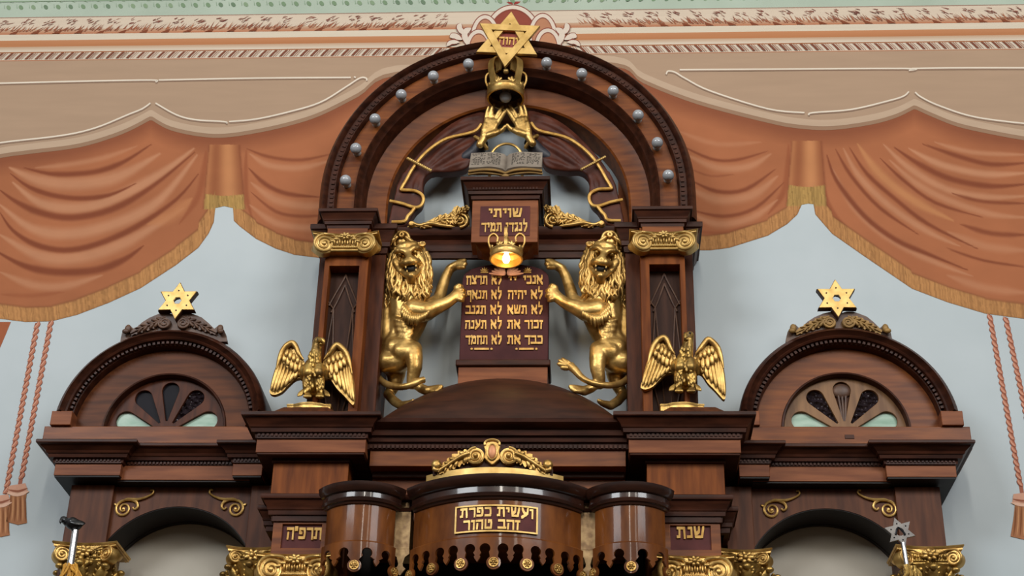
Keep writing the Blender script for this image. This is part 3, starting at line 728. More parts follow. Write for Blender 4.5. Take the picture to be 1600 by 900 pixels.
# ---- pedestal with the inscription
rp_ = thing('inscription_pedestal', 'wooden pedestal with a red panel of gold Hebrew letters, under the stone book', 'pedestal', (0, -.25, 5.62))
g = G(); g.box(-.172, .172, .288, .42, 5.710, 5.97); obj('block', g, 'wood_red', rp_, bevel=.003)
g = G(); g.box(-.128, .130, .415, .4235, 5.748, 5.926); pn = obj('panel', g, 'maroon', rp_)
g = G(); hebrew(g, 'שויתי', -.082, .090, 5.858, .050, .4235, .428); obj('lettering', g, 'letter', pn)
g = G(); hebrew(g, 'לנגדי תמיד', -.118, .118, 5.772, .050, .4235, .428)
obj('lettering', g, 'letter', pn)
g = G(); g.sweep([(-.172, .016), (-.172, .42), (.172, .42), (.172, .016)], cornice_profile(.062, 5.965, 6.076), CORN); g.box(-.175, .175, .04, .43, 5.966, 6.07); obj('cornice', g, 'dark', rp_, angle=25)
g = G(); dentils(g, [(-.172, .42), (.172, .42)], .02, .012, 6.012, 6.026, .016, .55, CORN); obj('dentil_band', g, 'dark', rp_)
g = G(); g.frustum(-.118, .118, .285, .36, 5.684, -.150, .150, .25, .405, 5.712); g.frustum(-.09, .09, .29, .335, 5.672, -.118, .118, .285, .36, 5.686); obj('bracket', g, 'wood', rp_, bevel=.004)

# ---- open stone book
rb = thing('open_book', 'grey carved open book with lines of writing, lying on the pedestal', 'book', (0, -.38, 6.076))
th = math.radians(58); ORG = Vector((0, -.475, 6.098)); ax = Vector((1, 0, 0)); ay = Vector((0, math.cos(th), math.sin(th))); an = Vector((0, -math.sin(th), math.cos(th)))
def bk(u, v, h): return ORG+ax*u+ay*v+an*h
for s in (-1, 1):
    g = G(); n = 14; top = []; bot = []
    for i in range(n+1):
        u = .190*i/n; h = .012+.030*math.sin(min(1, (i/n)*1.35+.10)*PI*.62)**.8*(1-.25*i/n) if i else .012
        top.append((u, h))
    for sv in (0, 1):
        pass
    vs = []
    for (u, h) in top: vs += [bk(s*u, 0, h), bk(s*u, .185, h), bk(s*u, 0, -.012), bk(s*u, .185, -.012)]
    fs = []
    for i in range(n): a = 4*i; b_ = 4*i+4; fs += [(a, b_, b_+1, a+1), (a+2, a+3, b_+3, b_+2), (a, a+2, b_+2, b_), (a+1, b_+1, b_+3, a+3)]
    fs += [(0, 1, 3, 2), (4*n, 4*n+2, 4*n+3, 4*n+1)]
    g.add(vs, fs); pg_ = obj('page_block', g, 'stone', rb, angle=50)
    g = G(); rr = random.Random(11+s)
    for col in range(2):
        for row in range(10):
            u = .030+col*.080; v = .165-row*.0145
            while u < .094+col*.080:
                L = rr.uniform(.006, .014)
                i0 = min(n, u/.190*n); hh = lambda uu: np.interp(uu, [t[0] for t in top], [t[1] for t in top])+.0012
                if rr.random() < .8:
                    us = u if s > 0 else u
                    q = [bk(s*us, v, hh(us)), bk(s*(us+L), v, hh(us+L)), bk(s*(us+L), v+.006, hh(us+L)), bk(s*us, v+.006, hh(us))]
                    q2 = [p-an*.004 for p in q]
                    g.add(q+q2, [(0, 1, 2, 3), (7, 6, 5, 4), (0, 4, 5, 1), (1, 5, 6, 2), (2, 6, 7, 3), (3, 7, 4, 0)])
                u += L+.004
    obj('writing', g, 'ink', pg_)
g = G()
for s in (-1, 1):
    g.tube([bk(0, -.004, .0), bk(s*.05, -.006, .018), bk(s*.12, -.006, .022), bk(s*.192, -.004, .012)], .0075, 8, smooth=4)
    g.tube([bk(0, -.004, -.012), bk(s*.06, -.006, .0), bk(s*.13, -.006, .006), bk(s*.194, -.004, -.004)], .008, 8, smooth=4)
g.ell(bk(0, -.008, -.012), (.022, .012, .014)); obj('cover', g, 'gold_dull', rb, 'tarnished gold lower edge of the cover')

# ---- gold hoop behind the book
g = G(); c = P(791, 250, .30); pts = [(c.x+.088*math.cos(a), c.y, c.z+.105*math.sin(a)) for a in np.linspace(0, PI, 24)]
g.tube([(c.x+.088, c.y, c.z-.19)]+pts+[(c.x-.088, c.y, c.z-.19)], .0075, 8)
solo('gold_hoop', g, 'gold', 'thin gold hoop rising behind the open book below the hands', 'hoop')

# ---- tablets of the law
rt = thing('tablets_of_the_law', 'dark maroon twin tablets with gold Hebrew commandments between the two lions', 'tablets', (0, -.17, 5.09))
T0 = 5.09; HWT = .226
def lobe(s): return [(s*(HWT/2+HWT/2*math.cos(a)), 5.600+.098*math.sin(a)) for a in np.linspace(0, PI, 20)]
top = [(x, z) for x, z in lobe(1)][:-1]+[(0, 5.618)]+[(x, z) for x, z in lobe(-1)][::-1][1:]
# gently joined lobes
topc = [(HWT*math.cos(a), 5.585+.112*(abs(math.sin(a))**.62)) for a in np.linspace(0, PI, 40)]
g = G(); g.prism([(HWT, T0)]+topc+[(-HWT, T0)], .12, .22); slab = obj('slab', g, 'maroon_deep', rt, bevel=.004)
rows = [('אנכי', 'יי', 'לא תרצח', 438), ('לא יהיה', None, 'לא תנאף', 461), ('לא תשא', None, 'לא תגנב', 484.5), ('זכור את', None, 'לא תענה', 507.5), ('כבד את', None, 'לא תחמד', 531.5)]
cols = [((729, 785), (796, 848)), ((730, 785), (794, 848)), ((728, 785), (793, 848)), ((727, 785), (793, 848)), ((728, 785), (793, 848))]
for (r1, r1b, l1, yc_), (lx, rx) in zip(rows, cols):
    yy = yc_; zb = XZ(790, yy+6.2, .222)[1]; h = XZ(790, yy-6.5, .222)[1]-zb
    g = G(); hebrew(g, l1, XZ(lx[0], yy, .222)[0], XZ(lx[1]-1, yy, .222)[0], zb, h, .22, .226); obj('lettering', g, 'letter', slab)
    g = G()
    if r1b:
        hebrew(g, r1, XZ(818, yy, .222)[0], XZ(848, yy, .222)[0], zb, h, .22, .226); hebrew(g, r1b, XZ(795, yy, .222)[0], XZ(807, yy, .222)[0], zb, h, .22, .226)
    else: hebrew(g, r1, XZ(rx[0], yy, .222)[0], XZ(rx[1], yy, .222)[0], zb, h, .22, .226)
    obj('lettering', g, 'letter', slab)
for xa, xb in ((741, 764), (811, 834)):
    g = G(); a = XZ(xa, 547, .222); b_ = XZ(xb, 544, .222); g.prism([(a[0], a[1]), (b_[0], a[1]), (b_[0], b_[1]), (a[0], b_[1])], .22, .226)
    for x_ in (xa-4, xb+4): q = XZ(x_, 545.5, .222); g.ell((q[0], -.223, q[1]), (.007, .004, .007))
    obj('gold_rule', g, 'letter', slab)
for xx in (757, 824):   # small gold marks on the lobes
    g = G(); q = XZ(xx, 422, .222)
    for k in range(5):
        a = PI*(.12+.19*k); g.blade((q[0], -.223, q[1]-.008), (q[0]+.024*math.cos(a), -.223, q[1]-.008+.026*math.sin(a)), .004, .003)
    g.prism([(q[0]-.02, q[1]-.018), (q[0]+.02, q[1]-.018), (q[0]+.02, q[1]-.011), (q[0]-.02, q[1]-.011)], .22, .225); obj('gold_mark', g, 'trim', slab)
g = G(); g.box(-.236, .240, .08, .30, 5.064, 5.10); obj('ledge', g, 'dark', rt, bevel=.006)
g = G(); g.box(-.222, .226, .09, .285, 4.90, 5.066); obj('plinth', g, 'wood_red', rt, bevel=.002)

# ---- centre: dome, entablature, back panel
rd = thing('curved_dome_roof', 'smooth dark brown domed wooden roof under the lions feet', 'roof', (0, -.3, 4.64))
g = G(); nx, nd = 64, 20; zb = 4.645; Rz = .831; vs = []
for i in range(nx+1):
    x = -.625+1.25*i/nx; Zs = 4.997-(Rz-math.sqrt(max(Rz*Rz-x*x, 0))); A = Zs-zb+.1335; h = math.sqrt(max(A*A-.0495, 0.0))
    for j in range(nd+1):
        a = PI/2*j/nd; vs.append((x, -.5*math.sin(a), zb+h*math.cos(a)))
    vs.append((x, -.5, zb-.012)); vs.append((x, -.005, zb-.012)); vs.append((x, -.005, zb+h))
m_ = nd+4
fs = [(i*m_+k, i*m_+(k+1) % m_, (i+1)*m_+(k+1) % m_, (i+1)*m_+k) for i in range(nx) for k in range(m_)]+[tuple(range(m_)), tuple(nx*m_+k for k in range(m_-1, -1, -1))]
g.add(vs, fs); obj('dome', g, 'dark_gloss', rd, angle=50)
rc = thing('centre_entablature', 'long dark beaded cornice between the two eagle piers, above the canopy', 'cornice', (0, -.4, 4.3))
g = G(); g.sweep([(-.62, .50), (.62, .50)], [(-.4, 4.515), (0, 4.515), (.012, 4.52), (.016, 4.545), (.03, 4.55), (.034, 4.57), (.05, 4.575), (.055, 4.60), (.085, 4.612), (.10, 4.622), (.104, 4.640), (-.4, 4.642)], CORN); obj('cornice', g, 'dark', rc, angle=25)
g = G(); dentils(g, [(-.61, .50), (.61, .50)], .012, .010, 4.522, 4.538, .021, .62, CORN); obj('bead_row', g, 'dark', rc)
g = G(); g.box(-.605, .605, .1, .50, 4.438, 4.516); obj('frieze', g, 'wood', rc, bevel=.002)
g = G(); g.box(-.60, .60, .1, .43, 4.41, 4.44); obj('soffit_moulding_or_shade', g, 'dark', rc, bevel=.004)
g = G(); g.box(-.60, .60, .1, .40, 4.10, 4.412); obj('back_panel', g, 'wood', rc)

# ---- the two eagle piers
for s in (-1, 1):
    X = lambda a, b: (min(s*a, s*b), max(s*a, s*b))
    rpz = PIER[s] = thing('eagle_pier', 'projecting wooden pier with gold letters and an eagle on its cornice, %s of the canopy' % ('left' if s < 0 else 'right'), 'pier', (s*.87, -.3, 3.9), 'piers carrying the eagles')
    x0, x1 = X(.618, 1.138)
    g = G(); g.sweep([(x0, .016), (x0, .57), (x1, .57), (x1, .016)], cornice_profile(.072, 4.545, 4.660), CORN); g.box(x0, x1, .02, .58, 4.546, 4.655); cz = obj('cornice', g, 'dark', rpz, angle=25)
    g = G(); dentils(g, [(x0, .57), (x1, .57)], .008, .007, 4.556, 4.572, .02, .6, CORN); obj('bead_row', g, 'dark', cz)
    g = G(); g.box(x0, x1, .02, .57, 4.478, 4.548); obj('frieze', g, 'wood_red', rpz, bevel=.002)
    g = G(); g.box(*X(.622, 1.134), .02, .566, 4.468, 4.479); y0, y1 = X(.694, 1.070); g.box(y0, y1, .02, .515, 4.452, 4.469); obj('soffit_moulding_or_shade', g, 'dark', rpz, bevel=.004)  # upper slab dark to carry the shade under the frieze; lower is moulding
    y0, y1 = X(.702, 1.062); g = G(); g.box(y0, y1, .02, .50, 4.24, 4.458); obj('shaft', g, 'wood_up', rpz, bevel=.002)
    y0, y1 = X(.70, 1.035)
    g = G(); g.sweep([(y0, .3), (y0, .52), (y1, .52), (y1, .3)], cornice_profile(.055, 4.150, 4.272), CORN); g.box(y0, y1, .02, .53, 4.151, 4.268)
    z0, z1 = X(.70, 1.075); g.sweep([(z0, .02), (z0, .44), (z1, .44), (z1, .02)], cornice_profile(.045, 4.13, 4.25), CORN); obj('ledge', g, 'dark', rpz, angle=25)
    g = G(); y0, y1 = X(.735, 1.028)
    g2 = plate([(y0, 3.985), (y1, 3.985), (y1, 4.17), (y0, 4.17)], [[(s*.80, 4.022), (s*.988, 4.022), (s*.988, 4.142), (s*.80, 4.142)]], .44, .52, .002); blk = obj('panel_block', g2, 'wood', rpz)
    g.box(*X(.70, 1.034), .02, .45, 3.6, 4.17); obj('pier_core', g, 'wood_up', rpz)
    g = G(); g.box(*X(.795, .992), .45, .508, 4.018, 4.146); pn = obj('panel', g, 'maroon', blk)
    g = G()
    if s < 0: hebrew(g, 'תרפ״ה', XZ(448, 840, .51)[0], XZ(503, 840, .51)[0], XZ(475, 842.5, .51)[1], .054, .508, .515, gap=.10)
    else: hebrew(g, 'שנת', XZ(1058, 838, .51)[0], XZ(1101, 838, .51)[0], XZ(1080, 841, .51)[1], .052, .508, .515)
    obj('lettering', g, 'letter', pn, 'gold Hebrew letters')
    # sloping block the eagle stands on
    g = G(); ex = s*.925
    g.frustum(ex-.185, ex+.185, .28, .60, 4.656, ex-.105, ex+.105, .38, .54, 4.725); obj('eagle_plinth', g, 'dark_up', rpz)

# ---- canopy and turrets
def arc_plan(cx, cd_, R, A, n=40, a0=None): return [(cx+R*math.sin(a), cd_+R*math.cos(a)) for a in np.linspace(-A, A, n+1)]
def valance(gm, cx, cd_, R, A, nl, z, sc, thick=.012):
    """scalloped pendants hung along an arc; rosettes go to the list gm"""
    Ltot = 2*A*R; s_ = Ltot/(nl-1)/2
    def mp(u, v, d):
        a = -A+u/R; r = R+d
        return (cx+r*math.sin(a), -(cd_+r*math.cos(a)), z+v)
    bm = bmesh.new()
    def half(flip, u0):
        hc = (s_*.54, -.052*sc); hr = min(.0235*sc, s_*.33); pts = [(0, 0), (s_, 0), (s_, -.112*sc), (s_-.010*sc, -.098*sc), (s_-.014*sc, -.088*sc), (s_-.010*sc, -.082*sc)]
        for k in range(13):
            a = -.85+k*(PI+1.55)/12; pts.append((hc[0]+hr*math.cos(a), hc[1]+hr*math.sin(a)))
        lc = (0, -.116*sc); lr = .031*sc
        for k in range(9):
            a = 1.0-k*(1.0+PI/2)/8; pts.append((lc[0]+lr*math.cos(a), lc[1]+lr*math.sin(a)))
        pts[-1] = (0, pts[-1][1])
        fr = [bm.verts.new((u0+(-u if flip else u), 0, v)) for u, v in pts]; bk_ = [bm.verts.new((u0+(-u if flip else u), 1, v)) for u, v in pts]
        n = len(pts); bm.faces.new(fr if not flip else fr[::-1]); bm.faces.new(bk_[::-1] if not flip else bk_)
        for i in range(n):
            j = (i+1) % n; ua, ub = pts[i][0], pts[j][0]
            if ua == ub == s_ or (ua == ub == 0): continue
            q = (fr[i], bk_[i], bk_[j], fr[j]); bm.faces.new(q if not flip else q[::-1])
    for i in range(nl):
        u0 = i*2*s_
        if i < nl-1: half(False, u0)
        if i > 0: half(True, u0)
        gm.append((Vector(mp(u0, -.116*sc, thick)), -A+u0/R))
    bmesh.ops.remove_doubles(bm, verts=bm.verts, dist=1e-5)
    n = int(Ltot/.008)
    for i in range(1, n):
        bmesh.ops.bisect_plane(bm, geom=bm.verts[:]+bm.edges[:]+bm.faces[:], plane_co=(Ltot*i/n, 0, 0), plane_no=(1, 0, 0))
    bm.verts.index_update(); g = G()
    g.add([mp(v.co.x, v.co.z, thick if v.co.y < .5 else 0) for v in bm.verts], [tuple(v.index for v in f.verts) for f in bm.faces]); bm.free()
    return g
def rosette(c, a, r, parent):
    g = G(); out = Vector((math.sin(a), -math.cos(a), 0)); si = Vector((math.cos(a), math.sin(a), 0)); up = Vector((0, 0, 1))
    g.lathe(c-out*.004, [(0, .006), (r*.82, .006), (r*.86, .010), (r, .010), (r, 0), (0, 0)], out, 18)
    for k in range(6):
        t = 2*PI*k/6; d = si*math.cos(t)+up*math.sin(t)
        g.blade(c+out*.004+d*r*.15, c+out*.004+d*r*.78, r*.22, .005, out, 8, 6)
    g.ell(c+out*.005, r*.2)
    obj('rosette', g, 'gold', parent)
rk = thing('bowed_canopy', 'bow fronted wooden canopy with a gold framed Hebrew panel and scalloped hanging edge', 'canopy', (.02, -.5, 3.97))
CC = (.018, .321, .4986, math.radians(49.2))
pth = arc_plan(*CC)
g2 = G(); n_ = len(pth); R0 = CC[2]
g2.sweep(pth, [(-.03, 3.966), (0, 3.966), (.004, 3.972), (0, 3.978), (0, 4.155), (-.03, 4.155)], CORN); drum = obj('drum', g2, 'wood_gloss', rk, angle=18)
g = G(); g.sweep(arc_plan(CC[0], CC[1], CC[2], CC[3]), [(-.03, 4.146), (0, 4.146), (.008, 4.148), (.012, 4.158), (.020, 4.160), (.024, 4.172), (.018, 4.178), (.018, 4.204), (.030, 4.208), (.044, 4.222), (.05, 4.238), (.052, 4.252), (-.03, 4.254)], CORN); obj('cornice', g, 'dark_coat', rk, angle=28)
top_ = arc_plan(CC[0], CC[1], CC[2]+.02, CC[3])
g = G(); g.plan([(top_[0][0], .38)]+top_+[(top_[-1][0], .38)], 4.236, 4.25); obj('top_board', g, 'dark', rk)
ros = []; g = valance(ros, CC[0], CC[1], CC[2]+.001, CC[3], 7, 3.968, 1.0); vo = obj('valance', g, 'wood_gloss', rk, angle=30)
for c, a in ros: rosette(c, a, .0215, vo)
def mpc(x, z, d):
    R = CC[2]+d; a = math.asin((x-CC[0])/CC[2]); return (CC[0]+R*math.sin(a), -(CC[1]+R*math.cos(a)), z)
XL, XR, Z0, Z1 = -.158, .203, 3.994, 4.120
g = G()
N = 16
for i in range(N):
    a, b_ = XL+(XR-XL)*i/N, XL+(XR-XL)*(i+1)/N
    g.prism([(a, Z0), (b_, Z0), (b_, Z1), (a, Z1)], 0, .004, mpc)
pn = obj('panel', g, 'maroon', drum)
g = G()
for i in range(N):
    a, b_ = XL+(XR-XL)*i/N, XL+(XR-XL)*(i+1)/N
    for z_ in (Z0, Z1-.007): g.prism([(a, z_), (b_, z_), (b_, z_+.007), (a, z_+.007)], .002, .010, mpc)
for x_ in (XL, XR-.007): g.prism([(x_, Z0), (x_+.007, Z0), (x_+.007, Z1), (x_, Z1)], .002, .010, mpc)
obj('panel_frame', g, 'gold_bright', pn)
g = G(); hebrew(g, 'ועשית כפרת', -.134, .184, 4.066, .042, .004, .008, mpc); obj('lettering', g, 'gold_bright', pn)
g = G(); hebrew(g, 'זהב טהור', -.118, .126, 4.008, .042, .004, .008, mpc); obj('lettering', g, 'gold_bright', pn)

for s in (-1, 1):
    rq = thing('turret', 'half round wooden turret with scalloped hanging edge, between canopy and %s pier' % ('left' if s < 0 else 'right'), 'turret', (s*.6+.01, -.65, 3.97), 'turrets beside the canopy')
    cx = -.599 if s < 0 else .615
    TC = (cx, .574, .186, math.radians(57)); pth = arc_plan(*TC, n=30)
    g2 = G(); g2.sweep(pth, [(-.03, 3.966), (0, 3.966), (.004, 3.972), (0, 3.978), (0, 4.155), (-.03, 4.155)], CORN); obj('drum', g2, 'wood_gloss', rq, angle=18)
    g = G(); g.sweep(arc_plan(TC[0], TC[1], TC[2], math.radians(62), n=30), [(-.03, 4.146), (0, 4.146), (.008, 4.148), (.012, 4.158), (.020, 4.160), (.024, 4.172), (.018, 4.178), (.018, 4.200), (.028, 4.204), (.038, 4.216), (.042, 4.232), (.044, 4.243), (-.03, 4.245)], CORN); obj('cornice', g, 'dark_coat', rq, angle=28)
    t2 = arc_plan(TC[0], TC[1], TC[2]+.02, math.radians(62), n=30); g = G(); g.plan([(t2[0][0], .42)]+t2+[(t2[-1][0], .42)], 4.226, 4.24); obj('top_board', g, 'dark', rq)
    ros = []; g = valance(ros, TC[0], TC[1], TC[2]+.001, TC[3], 3, 3.968, .96); vo = obj('valance', g, 'wood_gloss', rq, angle=30)
    for c, a in ros: rosette(c, a, .0215, vo)
    # narrow strip between turret and canopy
    sx0, sx1 = (-.452, -.378) if s < 0 else (.392, .462)
    rs_ = thing('brass_strip', 'narrow mottled brass coloured strip between the canopy and the %s turret' % ('left' if s < 0 else 'right'), 'strip', ((sx0+sx1)/2, -.6, 3.97), 'strips beside the canopy')
    g = G(); g.box(sx0, sx1, .42, .62, 3.985, 4.165); obj('strip', g, 'brass_strip', rs_, bevel=.002)
    g = G(); g.sweep([(sx0, .62), (sx1, .62)], [(-.1, 4.165), (.004, 4.165), (.01, 4.18), (-.01, 4.184), (-.01, 4.214), (.012, 4.218), (.02, 4.24), (-.1, 4.24)], CORN); obj('cap', g, 'dark', rs_)
    g = G(); g.box(sx0+.012, sx1-.012, .6, .613, 4.186, 4.212); obj('cap_plate', g, 'brass_strip', rs_)
    xm = (sx0+sx1)/2; hw = (sx1-sx0)/2
    pend = [(xm-hw, 3.985), (xm+hw, 3.985), (xm+hw, 3.963), (xm+.018, 3.948), (xm+.010, 3.918), (xm+.012, 3.905), (xm+.024, 3.893), (xm+.012, 3.878), (xm, 3.862), (xm-.012, 3.878), (xm-.024, 3.893), (xm-.012, 3.905), (xm-.010, 3.918), (xm-.018, 3.948), (xm-hw, 3.963)]
    g = G(); g.prism(pend, .607, .620); obj('pendant', g, 'brass_strip', rs_)

# recess shade painted as a black panel, and the curtain behind the scallops
g = G(); g.box(-.69, .69, .03, .09, 3.3, 4.46); solo('ark_recess_shade', g, 'black', 'panel painted black for the shade deep inside the ark below the canopy', 'panel')
g = G(); g.tube([(-.70, -.52, 3.862), (.72, -.52, 3.862)], .008, 10); rod = solo('curtain_rod', g, 'iron', 'dark metal curtain rod behind the hanging scallops', 'rod')
for k, (x_, d_) in enumerate(((-.62, .52), (-.50, .52), (-.30, .52), (-.16, .52), (.24, .52), (.38, .52), (.54, .52), (.64, .52))):
    g = G(); c = Vector((x_, -.52, 3.846)); pts = [c+Vector((.004*math.sin(a), .024*math.sin(a), .024*math.cos(a))) if False else c+Vector((.024*math.sin(a), .003*math.sin(2*a), .024*math.cos(a))) for a in np.linspace(0, 2*PI, 21)]
    g.tube(pts, .0028, 6); solo('curtain_ring', g, 'iron', 'dark ring on the curtain rod, %s counting from the left' % ['first', 'second', 'third', 'fourth', 'fifth', 'sixth', 'seventh', 'last'][k], 'curtain ring', 'curtain rings')
g = G(); n = 120
vs = []
for i in range(n+1):
    x_ = -.56+1.12*i/n; d_ = .48+.014*math.sin(i*.9)
    vs += [(x_, -d_, 3.30), (x_, -d_, 3.835), (x_, -d_+.012, 3.835), (x_, -d_+.012, 3.30)]
fs = [(4*i+k, 4*i+(k+1) % 4, 4*i+4+(k+1) % 4, 4*i+4+k) for i in range(n) for k in range(4)]+[(0, 1, 2, 3), (4*n+3, 4*n+2, 4*n+1, 4*n)]
g.add(vs, fs); ac = thing('ark_curtain', 'dark curtain with a gold embroidered top edge hanging below the scallops', 'curtain', (0, -.48, 3.3))
obj('cloth', g, 'maroon', ac)
g = G(); rr = random.Random(9)
for k in range(150):
    x_ = rr.choice((rr.uniform(-.55, -.30), rr.uniform(.24, .56))); g.ell((x_, -.50-rr.uniform(0, .006), 3.785+rr.uniform(-.05, .024)), (rr.uniform(.008, .018), .008, rr.uniform(.006, .014)), Matrix.Rotation(rr.uniform(0, 3), 3, 'Y'), 8, 5)
obj('embroidery', g, 'gold_old', ac)

# ---- side bays
def teardrop(cx, cz, ang, r_in, r_out, w_):
    """petal opening pointing to (cx,cz)"""
    ca, sa = math.cos(ang), math.sin(ang); pts = []
    rc_ = r_out-w_
    loc = [(r_in, -.006), (r_in, .006)]
    t0 = math.asin(min(.95, (w_-.006)/(rc_-r_in)))
    loc2 = [(rc_+w_*math.cos(a), w_*math.sin(a)) for a in np.linspace(PI/2+t0, -PI/2-t0, 16)]
    for u, v in loc+loc2: pts.append((cx+u*ca-v*sa, cz+u*sa+v*ca))
    return pts

for s in (-1, 1):
    side = 'left' if s < 0 else 'right'
    X = lambda a, b: (min(s*a, s*b), max(s*a, s*b))
    rbay = BAY[s] = thing('side_bay', 'dark wooden side bay with an arched niche and fan window, %s' % ('left of the ark' if s < 0 else 'right of the ark'), 'side bay', (s*1.6, -.15, 3.9), 'side bays of the ark')
    cx = s*1.693; cz = 4.722
    # fascia board under the hood
    g = G(); g.box(*X(1.142, 2.262), .016, .335, 4.60, 4.716); obj('fascia_board', g, 'wood', rbay, bevel=.003)
    # cornice: end block, middle, block beside the pier
    g = G(); e0, e1 = X(1.838, 2.165)
    g.sweep([(e0, .016), (e0, .36), (e1, .36), (e1, .016)], cornice_profile(.085, 4.505, 4.602), CORN); g.box(e0, e1, .016, .37, 4.506, 4.598)
    m0, m1 = X(1.21, 1.86); g.sweep([(m0, .32), (m1, .32)], cornice_profile(.075, 4.508, 4.604, .3), CORN)
    b0, b1 = X(1.145, 1.290); g.sweep([(b0, .016), (b0, .36), (b1, .36), (b1, .016)], cornice_profile(.075, 4.508, 4.603), CORN); g.box(b0, b1, .016, .37, 4.509, 4.599)
    cn = obj('cornice', g, 'dark', rbay, angle=25)
    g = G(); dentils(g, [(m0, .32), (m1, .32)], .008, .007, 4.516, 4.530, .018, .55, CORN); obj('dentil_band', g, 'dark', cn); g = G(); dentils(g, [(e0, .36), (e1, .36)], .008, .007, 4.514, 4.528, .018, .55, CORN); obj('dentil_band', g, 'dark', cn); g = G(); dentils(g, [(b0, .36), (b1, .36)], .008, .007, 4.516, 4.530, .018, .55, CORN); obj('dentil_band', g, 'dark', cn)
    g = G(); g.box(e0, e1, .016, .36, 4.446, 4.508); g.box(m0, m1, .016, .325, 4.436, 4.51); g.box(b0, b1, .016, .36, 4.446, 4.51); obj('frieze', g, 'wood_red', rbay, bevel=.002)
    g = G(); g.box(e0+.004, e1-.004, .01, .356, 4.438, 4.447); g.box(m0, m1, .016, .32, 4.428, 4.437); g.box(b0+.004, b1-.004, .01, .356, 4.438, 4.447); obj('soffit_moulding_or_shade', g, 'lining', rbay)  # thin flush slabs, near black: soffit shade put into their colour
    # arched front board: spandrels over the niche
    A = arc(s*1.556, 3.925, .404, PI, 0, 40)
    outer = [(s*1.556-.404-.0, 3.70)]+A+[(s*1.556+.404, 3.70)]
    xl, xr = X(1.10, 1.96)
    poly = [(xl, 3.70)]+[(xl, 4.43), (xr, 4.43), (xr, 3.70)]
    # niche opening narrower than the board
    g = G(); nA = len(A); topz = 4.43
    vs = []; fs = []
    path = A
    for (x_, z_) in path: vs += [(x_, -.25, z_), (x_, -.25, topz), (x_, -.012, topz), (x_, -.012, z_)]
    for i in range(nA-1):
        for k in range(4): fs.append((4*i+k, 4*i+(k+1) % 4, 4*i+4+(k+1) % 4, 4*i+4+k))
    fs += [(0, 1, 2, 3), (4*(nA-1)+3, 4*(nA-1)+2, 4*(nA-1)+1, 4*(nA-1))]
    g.add(vs, fs); obj('spandrel_board', g, 'wood_side', rbay, angle=40)
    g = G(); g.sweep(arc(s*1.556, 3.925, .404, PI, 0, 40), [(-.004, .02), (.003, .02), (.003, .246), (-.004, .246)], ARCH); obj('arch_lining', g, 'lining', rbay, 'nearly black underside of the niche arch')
    g = G(); g.box(*X(1.13, 1.97), .004, .010, 3.5, 4.34); obj('niche_back', g, 'niche', rbay, 'warm grey panel over the wall inside the niche')  # thin panel in front of the wall, warmer and greyer than it
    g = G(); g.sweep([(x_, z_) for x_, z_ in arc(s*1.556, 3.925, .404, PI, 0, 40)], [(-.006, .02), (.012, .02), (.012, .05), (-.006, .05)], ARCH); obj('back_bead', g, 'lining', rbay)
    # pilasters
    for (pa, pb_, dd) in ((1.885, 2.098, .275), (1.08, 1.208, .275)):
        g = G(); g.box(*X(pa, pb_), .016, dd, 3.55, 4.43); obj('pilaster', g, 'wood_side', rbay, bevel=.003)
    # hood arch
    g = G()
    hp = [(0, .016), (.090, .016), (.090, .30), (.084, .335), (.070, .352), (.060, .365), (.050, .350), (.042, .342), (.034, .352), (.026, .346), (.022, .318), (.006, .31), (0, .29)]
    hpath = arc(cx, cz, .445, PI-.14, .14, 56)
    g.sweep(hpath, hp, ARCH); hd = obj('hood_moulding', g, 'dark', rbay, angle=30)
    g = G(); dentils(g, resample(hpath[1:-1], .024), .008, .016, .316, .334, .024, .55, ARCH); obj('dentil_band', g, 'dark', hd)
    for q in (-1, 1):
        xa = cx+q*.487
        g = G(); g.box(xa-.052, xa+.052, .016, .352, 4.716, 4.792); obj('hood_block', g, 'wood_red', rbay, bevel=.003)
    # tympanum with the fan window
    lx, lz = s*1.684, 4.728
    lun = arc(lx, lz-.005, .312, 0, PI, 40)
    tym = arc(cx, cz, .447, 0, PI, 48)
    g = plate([(cx+.447, 4.714)]+tym+[(cx-.447, 4.714)], [[(p[0], p[1]+.003) for p in lun]], .20, .268, .002); obj('tympanum', g, 'wood' if s > 0 else 'wood_shaded', rbay)
    angs = [math.radians(a) for a in (16, 54, 90, 126, 164)]; wds = [.052, .046, .046, .046, .052]
    holes = []
    for a, w_ in zip(angs, wds): holes.append(teardrop(lx, lz+.004, a, .055, .272 if w_ < .05 else .268, w_))
    # keep the openings above the board
    holes = [[(px_, max(pz_, lz+.002)) for px_, pz_ in h] for h in holes]
    g = plate([(p[0], p[1]) for p in arc(lx, lz-.005, .318, 0, PI, 40)], holes, .205, .235, .002)
    fw = obj('fan_window', g, 'dark_up' if s < 0 else 'wood_sheen', rbay)
    g = G(); g.sweep(arc(lx, lz-.004, .302, PI, 0, 40), [(-.003, .22), (.013, .22), (.013, .268), (.009, .278), (.002, .276), (-.003, .262)], ARCH); obj('window_bead', g, 'dark', fw)
    kinds = (['jade', 'glitter', 'darkglass', 'darkglass', 'jade'] if s < 0 else ['jade', 'glitter', 'dark_up', 'glitter', 'jade'])
    for h, k in zip(holes, kinds):
        mx = sum(p[0] for p in h)/len(h); mz = sum(p[1] for p in h)/len(h)
        hh = [(mx+(p[0]-mx)*1.03, mz+(p[1]-mz)*1.03) for p in h]
        g = G(); g.prism(hh, .212, .218); obj('pane', g, k, fw, {'jade': 'pale green mottled pane', 'glitter': 'dark hammered glass pane with sparkles', 'darkglass': 'nearly black pane', 'dark_up': 'brown wooden infill'}[k])
